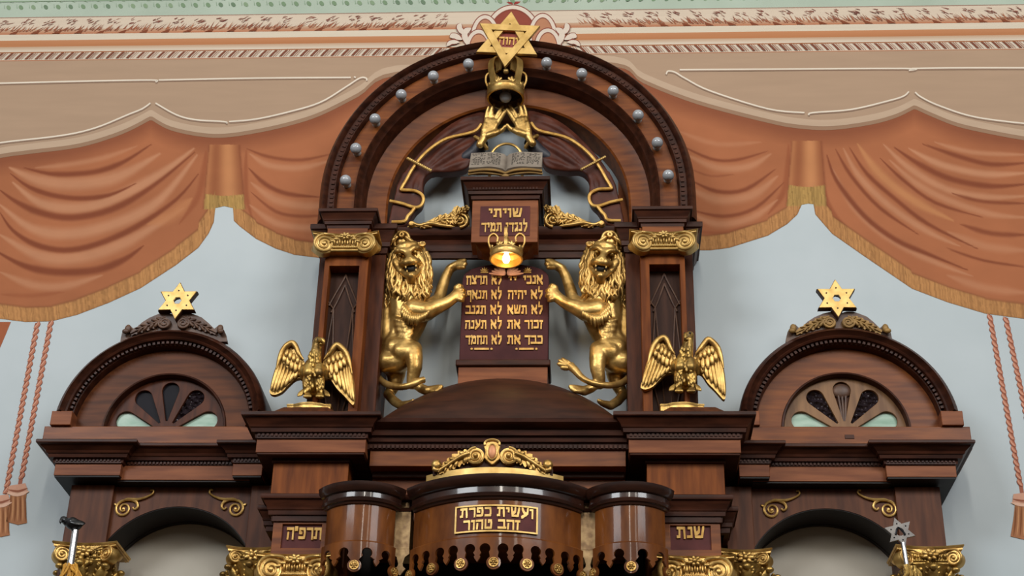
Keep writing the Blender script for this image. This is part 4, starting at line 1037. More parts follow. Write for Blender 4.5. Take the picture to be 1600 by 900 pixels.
    if s > 0:
        g = G()
        for k in (-.018, 0, .018): g.tube([(lx+k*.35, -.228, lz+.05), (lx+k, -.232, lz+.20)], .006, 8)
        g.ell((lx, -.228, lz+.226), (.045, .016, .040)); obj('carved_stem', g, 'carved_brown', fw)
        g = G(); g.box(lx-.022, lx+.022, .33, .338, 4.652, 4.672); obj('keyhole_plate', g, 'dark', rbay)
    # carved cresting on the hood
    cm = 'carved_brown' if s < 0 else 'gold_dull'
    rcst = thing('carved_cresting', 'carved scroll and leaf cresting on the %s hood, %s' % (side, 'dark brown' if s < 0 else 'touched with dull gold'), 'carving', (cx, -.3, 5.23))
    m2 = (lambda x, y: (x, y)) if s < 0 else (lambda x, y: (x+1039.5, y-1.0))
    cp_ = lambda x, y, d=.318: P(*m2(x, y), d)
    bo = [(189, 528), (191, 520), (196, 512), (203, 508), (209, 514), (216, 510), (222, 504), (233, 497), (247, 491), (260, 488), (271, 492), (283, 488), (293, 488), (302, 491), (315, 496), (326, 505), (335, 514), (342, 508), (348, 512), (352, 520), (355, 534), (340, 534), (315, 524), (290, 518), (270, 517), (250, 518), (228, 524), (205, 534), (188, 536)]
    g = G(); g.prism([XZ(*m2(x, y), .30) for x, y in bo], .27, .302); obj('back_board', g, 'carved_brown', rcst)
    g = G()
    for q, xs, pts, e_ in ((-1, 257, [(252, 500), (240, 505), (228, 510), (214, 516), (204, 521)], (200, 514)), (1, 286, [(291, 500), (303, 504), (315, 509), (328, 515), (338, 520)], (344, 514))):
        c0 = cp_(xs, 505); sp_ = []; rd_ = []
        for k in range(34):
            t = k/33; a = PI/2+q*t*2.1*2*PI*(1); r = .034*(1-.84*t); sp_.append(c0+Vector((-r*math.cos(a)*(1 if q < 0 else 1), -.006*t, r*math.sin(a)))); rd_.append(.0062*(1-.4*t))
        g.tube(sp_, rd_, 8); g.lathe(c0, [(0, .003), (.030, .003), (.033, -.016), (0, -.016)], (0, -1, 0), 22)
        acanthus(g, cp_, pts, [7.5, 8.5, 7.5, 6, 3.5], .315, .012, 6)
        e0_ = cp_(*e_); g.ell(e0_, (.017, .014, .024)); g.ell(e0_+Vector((q*.008, -.008, -.018)), (.018, .012, .014))
    obj('scroll_carving', g, cm, rcst, angle=50)
    # six pointed star on top
    st = thing('star_finial', 'small gold six pointed star with a round hole on top of the %s hood' % side, 'star', (s*1.682, -.33, 5.31), 'small stars on the hoods')
    def hexagram(cx_, cz_, R, rot=0, r2=None):
        r2 = r2 or R/math.sqrt(3)*.98
        return [(cx_+(R if k % 2 == 0 else r2)*math.sin(k*PI/6+rot), cz_+(R if k % 2 == 0 else r2)*math.cos(k*PI/6+rot)) for k in range(12)]
    sx, sz = s*1.682, 5.418
    hole = arc(sx, sz, .023, 0, 2*PI*5/6, 5)
    g = plate(hexagram(sx, sz, .112), [arc(sx, sz, .028, 0, 2*PI*11/12, 11)], .305, .335); obj('dark_body', g, 'dark', st)
    g = plate(hexagram(sx, sz, .104), [hole], .334, .344, .002); gf = obj('gold_face', g, 'gold_bright', st)
    g = G()
    for k in range(6): a = k*PI/3; g.lathe((sx+.058*math.sin(a), -.3425, sz+.058*math.cos(a)), [(0, .003), (.0045, .003), (.0045, 0)], (0, -1, 0), 8)
    obj('screw', g, 'dark', gf)
    # small gilded scrolls on the spandrels
    for (px_, py_, q) in (((193, 795, 1), (368, 795, -1)) if s < 0 else ((1206, 797, 1), (1388, 796, -1))):
        dsp = .255; c0 = P(px_, py_, dsp); g = G(); k300 = 1/290
        pts = []; rd_ = []
        for k in range(30):
            a = PI/2+(29-k)*.36; r = (2.6+9.4*k/29)*k300; pts.append(c0+Vector((q*r*math.cos(a), 0, r*math.sin(a)*1.05))); rd_.append((1.1+1.0*k/29)*k300)
        # stem continues to the tip
        tipx = [(8, 10), (16, 15), (26, 17), (36, 21), (41, 26), (38, 29)]
        last = [(c0+Vector((q*u*k300, -.003, v*k300))) for u, v in ((-1, 12.4), (5, 13.8), (13, 13.5), (22, 14.5), (32, 18), (39, 23), (39, 27.5), (35, 27.5))]
        g.tube(pts, rd_, 8); g.tube(last, [1.6*k300, 2.6*k300, 2.6*k300, 2.0*k300, 1.5*k300, 1.4*k300, 1.6*k300, 1.6*k300], 8, smooth=4)
        g.ell(c0, (2.6*k300, .005, 2.6*k300))
        hk = [(c0+Vector((q*u*k300, -.002, v*k300))) for u, v in ((8, 13), (17, 10), (20, 3), (16, -1), (13, 2))]
        g.tube(hk, [1.2*k300, 2.2*k300, 1.8*k300, 1.4*k300, 1.4*k300], 8, smooth=4)
        g.blade(c0+Vector((q*-9*k300, 0, 4*k300)), c0+Vector((q*-15*k300, 0, 8*k300)), 1.8*k300, .004)
        inner = (s < 0) == (q < 0)
        solo('gilded_scroll', g, 'gold', 'small gilded spiral ornament over the %s niche, on the side %s the canopy' % (side, 'nearer' if inner else 'away from'), 'ornament', 'spiral ornaments over the niches')

# ---- capitals
def volute(g, c, r, q, dd, rot=0):
    """spiral disc facing the viewer; q=+1 winds to the right"""
    R_ = Matrix.Rotation(rot, 3, 'Z')
    pts = []; rd_ = []
    for k in range(44):
        t = k/43; a = PI/2-q*t*2.35*2*PI; rr_ = r*(1-.86*t); pts.append(c+R_ @ Vector((rr_*math.cos(a), -dd*.5-.004*t, rr_*math.sin(a)))); rd_.append(r*.13*(1-.45*t))
    g.tube(pts, rd_, 8)
    g.ell(c+R_ @ Vector((0, -dd*.5-.004, 0)), (r*.2, .008, r*.2))
    nrm = R_ @ Vector((0, -1, 0))
    g.lathe(c-nrm*dd*.5, [(0, dd), (r*.9, dd), (r*1.0, dd*.9), (r*1.0, 0), (0, 0)], nrm, 28)

def capital(cx, ztop, hw, h, df, dback, parent, mat='gold', leaves=False, flower=True):
    r = h*.34 if not leaves else hw*.27
    t = h*.055 if not leaves else .016
    zv = ztop-t*1.2-r*1.02
    g = G()
    ne = 5
    for k in range(ne):
        u = (k-(ne-1)/2)/(ne-1)*2*(hw-r*2.0); g.ell((cx+u, -(df-.010), zv+r*.25), ((hw-r*2.0)*2/ne*.36, .016, r*.34), None, 10, 7)
        if k < ne-1: uu = u+(hw-r*2.0)/(ne-1); g.blade((cx+uu, -(df-.006), zv+r*.5), (cx+uu, -(df-.004), zv-r*.05), .005, .006)
    for k in range(13):
        u = (k-6)/6*(hw-r*1.9); g.ell((cx+u, -(df-.008), zv-r*.30), (.0085, .009, .008), None, 8, 5)
    g.tube([(cx-hw+r*1.7, -(df-.008), zv-r*.62), (cx+hw-r*1.7, -(df-.008), zv-r*.62)], r*.13, 8)
    g.box(cx-hw+r*1.2, cx+hw-r*1.2, dback, df-.014, zv-r*.75, ztop-t)
    ro = obj('capital', g, mat if not leaves else 'gold_old', parent, 'gilded leaf capital' if leaves else 'gilded scroll capital', angle=45)
    # abacus: concave sided slab
    n = 16; pl_ = [(cx+hw*u, df+.012-.030*(1-u*u)) for u in np.linspace(-1, 1, n)]
    g = G(); t = h*.055 if not leaves else .016
    pth = [(pl_[0][0], dback)]+pl_+[(pl_[-1][0], dback)]
    g.sweep(pth, [(-.02, ztop-t*1.5), (-.012, ztop-t*1.5), (-.006, ztop-t*.9), (.004, ztop-t*.8), (.008, ztop-t*.3), (.004, ztop), (-.02, ztop)], CORN); g.plan(pth, ztop-t*1.4, ztop-.001)
    obj('abacus', g, mat, ro, angle=40)
    for q in (-1, 1):
        g = G(); rot = -q*(.25 if not leaves else .5)
        c = Vector((cx+q*(hw-r*(.98 if not leaves else .8)), -(df-.02), zv)); volute(g, c, r, q, .05, rot)
        # band from the volute up to the middle
        m_ = [c+Vector((0, -.028, r*.98)), c+Vector((-q*r*.9, -.020, r*.92)), Vector((cx+q*hw*.25, -(df-.005), zv+r*.55))]
        g.tube(m_, [r*.13, r*.12, r*.1], 8, smooth=4)
        # side cushion
        g.blade(c+Vector((q*r*.55, .07, r*.25)), c+Vector((q*r*.5, -.01, -r*.2)), r*.55, r*.75, (q, 0, 0))
        obj('volute', g, mat, ro, angle=45)
    if flower:
        g = G(); c = Vector((cx, -(df+.002), ztop-h*.16)); fr = h*.12 if not leaves else .028
        for k in range(7):
            a = 2*PI*k/7; g.blade(c, c+Vector((fr*1.5*math.cos(a), -.008, fr*1.1*math.sin(a))), fr*.42, .009)
        g.ell(c+Vector((0, -.012, 0)), (fr*.5, fr*.4, fr*.45))
        if not leaves:
            for q in (-1, 1):
                for k in range(3): b0 = c+Vector((q*fr*(.8+.9*k), .004, -fr*(.4+.35*k))); g.blade(b0, b0+Vector((q*fr*1.3, -.006, fr*(.5-.5*k))), fr*.36, .008)
        obj('flower', g, mat, ro, angle=60)
    if leaves:
        g = G(); zl = zv-r*1.0; hl = .20
        g.lathe((cx, -(df-.11), zl-hl), [(.088, 0), (.092, hl*.5), (.105, hl*.85), (.13, hl*1.05)], (0, 0, 1), 20)
        obj('bell', g, 'gold_old', ro)
        g = G()
        for row, (zz, rad, nn, off) in enumerate(((zl-.02, .10, 8, .0), (zl-.10, .10, 8, .5))):
            for k in range(nn):
                a = 2*PI*(k+off)/nn; o_ = Vector((math.sin(a), -math.cos(a), 0)); si = Vector((math.cos(a), math.sin(a), 0)); b0 = Vector((cx, -(df-.11), zz-.075))+o_*rad
                tip = b0+o_*.045+Vector((0, 0, .085))
                g.blade(b0, tip, .026, .014, o_); g.ell(tip+o_*.010+Vector((0, 0, -.008)), (.020, .020, .015))
                for q in (-1, 1):
                    for kk in range(3): b1 = b0+si*q*.008+Vector((0, 0, .02+.022*kk))+o_*.012*kk; g.blade(b1, b1+si*q*.026+o_*.014+Vector((0, 0, .022)), .009, .009, o_)
        rr = random.Random(int(abs(cx)*100))
        for k in range(26):
            a = rr.uniform(-1.5, 1.5); o_ = Vector((math.sin(a), -math.cos(a), 0)); c = Vector((cx, -(df-.11), zl+rr.uniform(-.02, .05)))+o_*rr.uniform(.10, .125); g.ell(c, rr.uniform(.008, .016), None, 8, 6)
        obj('acanthus_leaves', g, 'gold_old' , ro, angle=60)
    return ro
for s in (-1, 1):
    side = 'left' if s < 0 else 'right'
    capital(s*.815, 5.742, .166, .165, .475, .30, root, 'gold_bright')
    capital(s*.905, 3.985, .176, .19, .56, .36, PIER[s], 'gold')
    capital(s*1.962 if s < 0 else 2.004, 4.118, .150, .30, .33, .10, BAY[s], 'gold', leaves=True)
    capital(s*1.155, 4.098, .118, .28, .33, .10, BAY[s], 'gold', leaves=True)

# ---- bulbs round the arch
bulbs = [(540, 282), (556, 232), (586, 186), (627, 148), (677, 119), (732, 100), (854, 98), (909, 115), (958, 142), (997, 180), (1027, 223), (1044, 274)]
nm = ['lowest bulb on the left limb', 'second bulb from the bottom on the left limb', 'third bulb from the bottom on the left limb', 'third bulb left of the star', 'second bulb left of the star', 'first bulb left of the star',
      'first bulb right of the star', 'second bulb right of the star', 'third bulb right of the star', 'third bulb from the bottom on the right limb', 'second bulb from the bottom on the right limb', 'lowest bulb on the right limb']
def make_bulb(c, axis, label, r=.031, group='bulbs round the arch'):
    axis = Vector(axis).normalized()
    ro = thing('light_bulb', label, 'light bulb', c-axis*.045, group)
    g = G(); pr = [(0, .032+.0)]
    prof = [(.012, -.042), (.013, -.030), (.020, -.022)]+[(r*math.cos(a), r*math.sin(a)) for a in np.linspace(-.75, PI/2, 14)]
    prof = [(max(0.0001, a), b) for a, b in prof]
    g.lathe(c, prof, axis, 20); obj('globe', g, 'bulb', ro, angle=80)
    g = G(); g.lathe(c-axis*.046, [(0, .014), (.019, .014), (.022, .008), (.022, -.02), (0, -.02)], axis, 16); obj('socket', g, 'socket', ro)
    return ro
for (x, y), t in zip(bulbs, nm):
    c = P(x, y, .365); make_bulb(Vector((c.x, -.365, c.z)), (0, -1, -.12), 'unlit frosted globe bulb on the arch, '+t)

# ---- crowns
def crown(c, R, lit, name, label):
    """open crown seen from below: ring, four scroll straps, small points, bulb hanging inside"""
    ro = thing(name, label, 'crown', c-Vector((0, 0, .06*R/.1)), None)
    k = R/.1
    g = G(); g.lathe(c, [(R*.95, -.020*k), (R*1.04, -.020*k), (R*1.07, -.014*k), (R*1.02, -.006*k), (R*1.02, .022*k), (R*1.06, .028*k), (R*1.04, .036*k), (R*.96, .036*k), (R*.95, -.020*k)], (0, 0, 1), 40); ring = obj('ring', g, 'gold', ro, angle=40)
    g = G()
    for i in range(8):
        a = 2*PI*(i+.5)/8; o_ = Vector((math.sin(a), -math.cos(a), 0)); si = Vector((math.cos(a), math.sin(a), 0)); b0 = c+o_*R*1.0+Vector((0, 0, .030*k))
        for q in (-1, 0, 1): g.blade(b0, b0+si*q*.022*k+Vector((0, 0, (.040-.012*abs(q))*k)), .010*k, .007*k, o_)
    obj('leaf_points', g, 'gold', ro, angle=60)
    angs = (0, PI/2, PI, -PI/2) if lit else (PI/4, 3*PI/4, -3*PI/4, -PI/4, PI/2, -PI/2)
    for a in angs:
        o_ = Vector((math.sin(a), -math.cos(a), 0)); U = Vector((0, 0, 1)); si = Vector((math.cos(a), math.sin(a), 0))
        big = 1.0 if (lit or abs(abs(a)-PI/2) > .1) else .75
        hk = 1.0 if lit else 1.3; pts = [c+o_*R*.98+U*.02*k, c+o_*R*1.0+U*.06*k*big*hk, c+o_*R*1.14+U*.105*k*big*hk, c+o_*R*1.10+U*.15*k*big*hk, c+o_*R*.82+U*.17*k*big*hk, c+o_*R*.58+U*.145*k*big*hk, c+o_*R*.60+U*.11*k*big*hk]
        g = G(); wide = (.020 if lit else .040)*k if big == 1 else .013*k
        cp, _ = crom(pts, [1]*len(pts), 6); vs = []
        for i, p in enumerate(cp):
            t = (cp[min(i+1, len(cp)-1)]-cp[max(i-1, 0)]).normalized(); nn = t.cross(si).normalized()
            for su, sv in ((-1, -1), (1, -1), (1, 1), (-1, 1)): vs.append(p+si*su*wide*.5+nn*sv*.0045*k)
        m_ = len(cp); fs = [(4*i+j, 4*i+(j+1) % 4, 4*i+4+(j+1) % 4, 4*i+4+j) for i in range(m_-1) for j in range(4)]+[(0, 1, 2, 3), (4*m_-1, 4*m_-2, 4*m_-3, 4*m_-4)]
        g.add(vs, fs); obj('strap', g, 'gold', ro, angle=40)
    if not lit: g = G(); g.ell(c+Vector((0, -.03, .150*k)), .017*k); obj('finial', g, 'gold_bright', ro)
    g = G()
    g.lathe(c, [(R*.955, .03*k), (R*.80, .055*k), (R*.35, .07*k), (.001, .072*k)], (0, 0, 1), 32); obj('inner_dish', g, 'gold_bright' if lit else 'dark', ro)
    return ro
cu = P(790, 150.5, .335); crown(Vector((cu.x, -.335, cu.z)), .098, False, 'hanging_crown', 'gilded crown hanging under the large star, with an unlit bulb inside')
c2 = P(790, 156, .33); make_bulb(Vector((c2.x, -.345, c2.z+.01)), (0, -.35, -1), 'unlit frosted bulb inside the upper crown, above the hands', .034)
cl = P(791, 402, .50); Lc = Vector((cl.x, -.50, cl.z)); lamp = crown(Lc, .080, True, 'eternal_lamp', 'lit gilded crown lamp glowing over the top of the tablets')
g = G(); pc_ = Lc+Vector((0, 0, -.002))
g.lathe(pc_, [(.0001, -.030), (.014, -.026), (.020, -.012), (.018, .004), (.010, .022), (.010, .04)], (0, 0, 1), 20); obj('bulb', g, 'lit', lamp, 'glowing bulb')
g = G()
g.tube([Lc+Vector((0, .03, .075)), Lc+Vector((0, .06, .13)), Lc+Vector((0, .085, .16))], .008, 8); obj('hook', g, 'gold', lamp)
g = G()
for q in (-1, 1):
    for k in range(5):
        b0 = P(791+q*2, 430, .245); t_ = P(791+q*(10+4.4*k), 411+4.0*k, .245); g.blade(b0, t_, .013-.001*k, .006)
obj('leaf_fan', g, 'copper', lamp, 'pinkish leaf fans below the lamp')
ld = bpy.data.lights.new('lamp_glow', 'POINT'); ld.energy = 1.3; ld.color = (1.0, .66, .30); ld.shadow_soft_size = .02
lo = bpy.data.objects.new('lamp_glow', ld); COL.objects.link(lo); lo.location = pc_+Vector((0, -.01, -.05))

# ---- the large star
rs = thing('star_of_david', 'large interlaced gold six pointed star with red centre at the top of the arch', 'star', (-.01, -.40, 6.84))
SC = Vector(((P(794, 60, .42)).x, -.42, P(794, 60.5, .42).z)); tilt = math.radians(4)
def tri(R, flip): return [(SC.x+R*math.sin(2*PI*k/3+tilt+(PI if flip else 0)), SC.z+R*math.cos(2*PI*k/3+tilt+(PI if flip else 0))) for k in range(3)]
for i, fl in enumerate((False, True)):
    g = plate(tri(.190, fl), [tri(.118, fl)], .395+.006*i, .418+.006*i, .003); obj('triangle', g, 'gold_bright', rs)
hexp = [(SC.x+.082*math.sin(k*PI/3+PI/6+tilt), SC.z+.082*math.cos(k*PI/3+PI/6+tilt)) for k in range(6)]
g = G(); g.prism(hexp, .38, .398); hx = obj('centre_panel', g, 'red', rs)
g = G(); ct, st_ = math.cos(-tilt), math.sin(-tilt)
mps = lambda x, z, d: (SC.x+x*ct-z*st_, -d, SC.z+x*st_+z*ct)
hebrew(g, 'יהוה', -.052, .055, -.026, .048, .398, .404, mps); obj('lettering', g, 'letter', hx)
g = G(); g.box(-.05, .03, .30, .392, 6.96, 7.06); obj('bracket', g, 'dark', rs)

# ---- priestly arms with hands
def arm(s):
    m_ = (lambda x: x) if s < 0 else (lambda x: 1582-x)
    dy = 0 if s < 0 else -2.0
    pt = lambda x, y, d: P(m_(x), y+dy, d)
    side = 'left' if s < 0 else 'right'
    ro = thing('priestly_relief', 'carved raised arm in brown gold trimmed sleeve, open gold hand, %s of book' % side, 'carving', pt(640, 352, .1), 'carved priestly arms')
    outl = [(750, 226), (755, 200), (757, 174), (720, 184), (690, 203), (660, 232), (635, 263), (618, 300), (610, 330), (608, 353), (632, 353), (641, 342), (648, 330), (659, 319), (662, 305), (661, 288), (664, 277), (676, 268), (700, 268), (728, 262), (738, 246), (748, 236)]
    o2 = [XZ(m_(x), y+dy, .20) for x, y in outl]
    g = G(); g.prism(smooth_poly(o2), .13, .20)       # cloth with its folds
    for pts, r in (([(744, 190), (715, 200), (690, 216), (668, 238)], 7), ([(742, 205), (712, 222), (688, 240), (670, 256)], 8), ([(740, 222), (716, 236), (694, 250), (676, 262)], 8), ([(730, 250), (712, 258), (694, 264)], 7), ([(752, 182), (728, 188), (700, 204)], 6), ([(655, 275), (650, 290), (648, 305)], 6), ([(632, 270), (624, 292), (618, 312)], 6)):
        g.tube([pt(x, y, .197) for x, y in pts], [.4*r/300]+[.85*r/300]*(len(pts)-2)+[.4*r/300], 10, flat=1.0, smooth=5)
    sl = obj('sleeve', g, 'drape', ro, remesh=.0075, sm=6)
    g = G()
    g.tube([pt(752, 194, .225), pt(740, 206, .225), pt(700, 216, .225), pt(677, 229, .225), pt(658, 246, .222), pt(644, 265, .218), pt(635, 281, .215), pt(627, 295, .213), pt(631, 297, .213), pt(647, 298, .213), pt(659, 304, .213), pt(661.5, 313, .213), pt(657, 322, .213), pt(647, 324, .213), pt(628, 318, .213), pt(609, 314, .213)], .0092, 8, smooth=4)
    g.tube([pt(648, 325, .212), pt(642, 333, .212), pt(637, 338, .212), pt(632, 346, .212), pt(612, 347, .212)], .0095, 8, smooth=3)
    obj('gold_trim', g, 'trim', sl)
    g = G(); a, b_ = pt(636, 247, .232), pt(674, 267, .232)
    for k in range(14):
        c = a.lerp(b_, (k+.5)/14); g.ell(c, (.008, .009, .0105), Matrix.Rotation(.6, 3, 'Y'), 8, 6)
    obj('twisted_tie', g, 'gold_bright', sl)
    # cuff: dark blue fabric with gold edge
    g = G(); g.chain([(pt(742, 240, .18), .046), (pt(752, 226, .20), .040)]); g.chain([(pt(728, 248, .17), .040), (pt(742, 240, .18), .046)])
    obj('cuff', g, 'navy', ro, remesh=.008, sm=3)
    g = G(); a, b_ = pt(742, 214, .235), pt(761, 232, .235)
    g.tube([a, a.lerp(b_, .5)+Vector((0, -.022, 0)), b_], .0105, 8, smooth=5); g.tube([a, a.lerp(b_, .5)+Vector((0, .05, 0)), b_], .010, 8, smooth=5); obj('cuff_edge', g, 'gold', ro)
    # the hand: palm to the front, five separate fingers
    g = G(); d0 = .255
    W = lambda x, y, d=d0: pt(x, y, d)
    R_ = lambda r: r/300
    g.chain([(W(750, 226), R_(6.5)), (W(756, 216), R_(7.0)), (W(759, 209), R_(7.4))])
    for (x0, y0), (x1, y1), r0, r1 in (((757, 208), (761, 188), 6.6, 4.8), ((762, 208), (767, 189), 6.6, 5.2), ((766, 207), (772, 190), 6.4, 5.2), ((769, 206), (775, 194), 6.0, 4.8), ((757, 212), (770, 208), 6.8, 6.0)):
        g.chain([(W(x0, y0, d0+.004), R_(r0)), (W(x1, y1, d0+.004), R_(r1))])
    g.chain([(W(763, 212, d0+.012), R_(6.0)), (W(772, 209, d0+.020), R_(5.6)), (W(778, 206, d0+.016), R_(4.8))])
    g.chain([(W(756, 205, d0+.012), R_(5.0)), (W(758, 195, d0+.012), R_(4.6))])
    fingers = [[(759.5, 187, 3.9), (761.2, 176, 3.7), (764, 167.5, 3.1)], [(767, 186, 4.1), (769, 174, 3.9), (771.5, 163.5, 3.2)], [(773.5, 187, 4.1), (779.5, 176, 3.9), (785.5, 166, 3.3)], [(777, 193, 4.0), (783.5, 183, 3.9), (790, 173, 3.3)], [(779, 206, 4.6), (785.5, 203, 3.9), (789.5, 197.5, 3.2)]]
    for k, f_ in enumerate(fingers):
        g.chain([(W(x, y, d0+(.0, .010, .020)[i]), R_(r)) for i, (x, y, r) in enumerate(f_)])
    obj('hand', g, 'gold', ro, 'gilded hand, palm forward, fingers parted', remesh=.0042, sm=3)
def smooth_poly(p):
    v, _ = crom([Vector((a, b, 0)) for a, b in p+[p[0]]], [1]*(len(p)+1), 4)
    return [(q.x, q.y) for q in v[:-1]]
arm(-1); arm(1)

# ---- acanthus scrolls on the cross beam
def beam_scroll(s):
    m_ = (lambda x: x) if s < 0 else (lambda x: 1583-x)
    dy = 0 if s < 0 else -1
    pt = lambda x, y, d=.29: P(m_(x), y+dy, d)
    ro = thing('acanthus_scroll', 'gilded leaf scroll lying on the cross beam %s of the inscription pedestal' % ('left' if s < 0 else 'right'), 'ornament', pt(690, 355), 'leaf scrolls on the cross beam')
    g = G()
    out = [(633, 356), (640, 351), (655, 351), (672, 343), (688, 335), (700, 334), (708, 328), (709, 322), (716, 324), (724, 322), (730, 328), (733, 338), (733, 356)]
    g.prism([XZ(m_(x), y+dy, .28) for x, y in out], .24, .275); obj('back_plate', g, 'gold_old', ro)
    g = G(); c0 = pt(719, 344)
    pts = []; rd_ = []
    for k in range(30):
        a = -PI/2+k*.36; r = (13-10.2*k/29)/290; pts.append(c0+Vector((-s*r*math.cos(a)*(1), -.006*k/29, r*math.sin(a)))); rd_.append((2.6-1.1*k/29)/290)
    g.tube(pts, rd_, 8); g.ell(c0+Vector((0, -.008, 0)), (.013, .012, .013))
    c1 = pt(643, 351); g.lathe(c1, [(0, .012), (.012, .014), (.018, .006), (.018, -.02), (0, -.02)], (0, -1, 0), 16)
    g.tube([c1+Vector((.0, -.004, .014)), pt(655, 352, .295), pt(672, 349, .30), pt(690, 352, .30), pt(706, 354, .295)], [.008, .009, .011, .010, .008], 8, smooth=4)
    obj('scroll', g, 'gold', ro, angle=60)
    g = G()
    acanthus(g, pt, [(656, 354), (668, 352), (680, 347), (692, 343), (703, 342), (711, 344)], [2.5, 4, 7, 9.5, 9.5, 6], .292, .012, 7)
    acanthus(g, pt, [(712, 350), (711, 340), (712, 331), (716, 322)], [4, 6, 6.5, 2.5], .298, .012, 4)
    acanthus(g, pt, [(716, 334), (722, 329), (729, 325), (733, 326)], [3, 5.5, 5, 2], .300, .012, 4)
    for (a, b_, w_) in (((658, 353), (664, 348), 2.4),):
        g.blade(pt(*a, .288), pt(*b_, .300), w_/300, .010)
    obj('leaves', g, 'gold', ro, angle=60)
beam_scroll(-1); beam_scroll(1)

# ---- crest on the canopy
rcr = thing('canopy_crest', 'gilded scroll crest with an oval cartouche on top of the bowed canopy', 'ornament', (-.005, -.74, 4.25))
g = G(); pth = [(x, .70+.105*(1-(x/.31)**2)) for x in np.linspace(-.306, .314, 28)]
g.sweep(pth, [(-.014, 4.254), (.004, 4.254), (.004, 4.306), (-.014, 4.306)], CORN); obj('gold_strip', g, 'gold_bright', rcr)
bo = [(676, 742), (676, 732), (690, 726), (712, 712), (735, 700), (768, 690), (802, 700), (826, 712), (848, 726), (864, 732), (864, 742)]
g = G(); g.prism([XZ(x, y, .74) for x, y in bo], .70, .738); obj('back_board', g, 'dark', rcr)
dC = .757
cpt = lambda x, y, d=dC: P(x, y, d)
for s in (-1, 1):
    m_ = (lambda x: x) if s < 0 else (lambda x: 1538-x)
    g = G(); c0 = cpt(m_(743), 713); pts = []; rd_ = []
    for k in range(40):
        t = k/39; a = PI/2-s*t*2.2*2*PI*-1*-1; r = (12.2*(1-.84*t))/290; pts.append(c0+Vector((r*math.cos(a), -.008*t, r*math.sin(a)))); rd_.append((2.4-1.0*t)/290)
    g.tube(pts, rd_, 8); g.lathe(c0, [(0, .004), (.040, .004), (.042, -.02), (0, -.02)], (0, -1, 0), 26); g.ell(c0+Vector((0, -.01, 0)), (.010, .010, .010)); obj('spiral', g, 'gold', rcr, angle=45)
    g = G()
    st = [(733, 708), (722, 712), (710, 719), (698, 727), (686, 735)]
    g.tube([cpt(m_(x), y, dC+.012) for x, y in st], [.009, .010, .009, .008, .006], 8, smooth=4)
    acanthus(g, lambda x, y, d: cpt(m_(x), y, d), [(734, 712), (724, 714), (713, 719), (702, 726), (692, 733), (685, 737)], [10.5, 12.5, 12, 10, 7.5, 4], dC, .012, 7)
    e = cpt(m_(682), 726); g.lathe(e, [(0, .012), (.010, .014), (.022, .006), (.024, -.012), (0, -.012)], (0, -1, 0), 16); g.tube([cpt(m_(686), 735), cpt(m_(678), 733), e+Vector((0, 0, .0))], [.009, .010, .008], 8, smooth=3)
    obj('leaf_arm', g, 'gold', rcr, angle=60)
g = G(); co_ = [(756, 716), (758, 706), (756, 698), (760, 692), (769, 687), (778, 692), (782, 698), (780, 706), (782, 716), (776, 722), (769, 727), (762, 722)]
g.prism(smooth_poly([XZ(x, y, dC) for x, y in co_]), dC-.02, dC+.006); ca = obj('cartouche', g, 'gold', rcr, bevel=.004)
g = G(); g.ell(cpt(769, 706, dC+.008), (.020, .010, .034)); obj('oval_jewel', g, 'copper', ca)
g = G(); cc = cpt(769, 706, dC+.010); g.tube([cc+Vector((.022*math.cos(a), 0, .038*math.sin(a))) for a in np.linspace(0, 2*PI, 25)], .0045, 8)
c9 = cpt(769, 692, dC+.01); g.tube([c9+Vector((.034*math.cos(a), 0, .020*math.sin(a)-.004)) for a in np.linspace(-.3, PI+.3, 16)], .006, 8); obj('oval_frame', g, 'gold', ca)

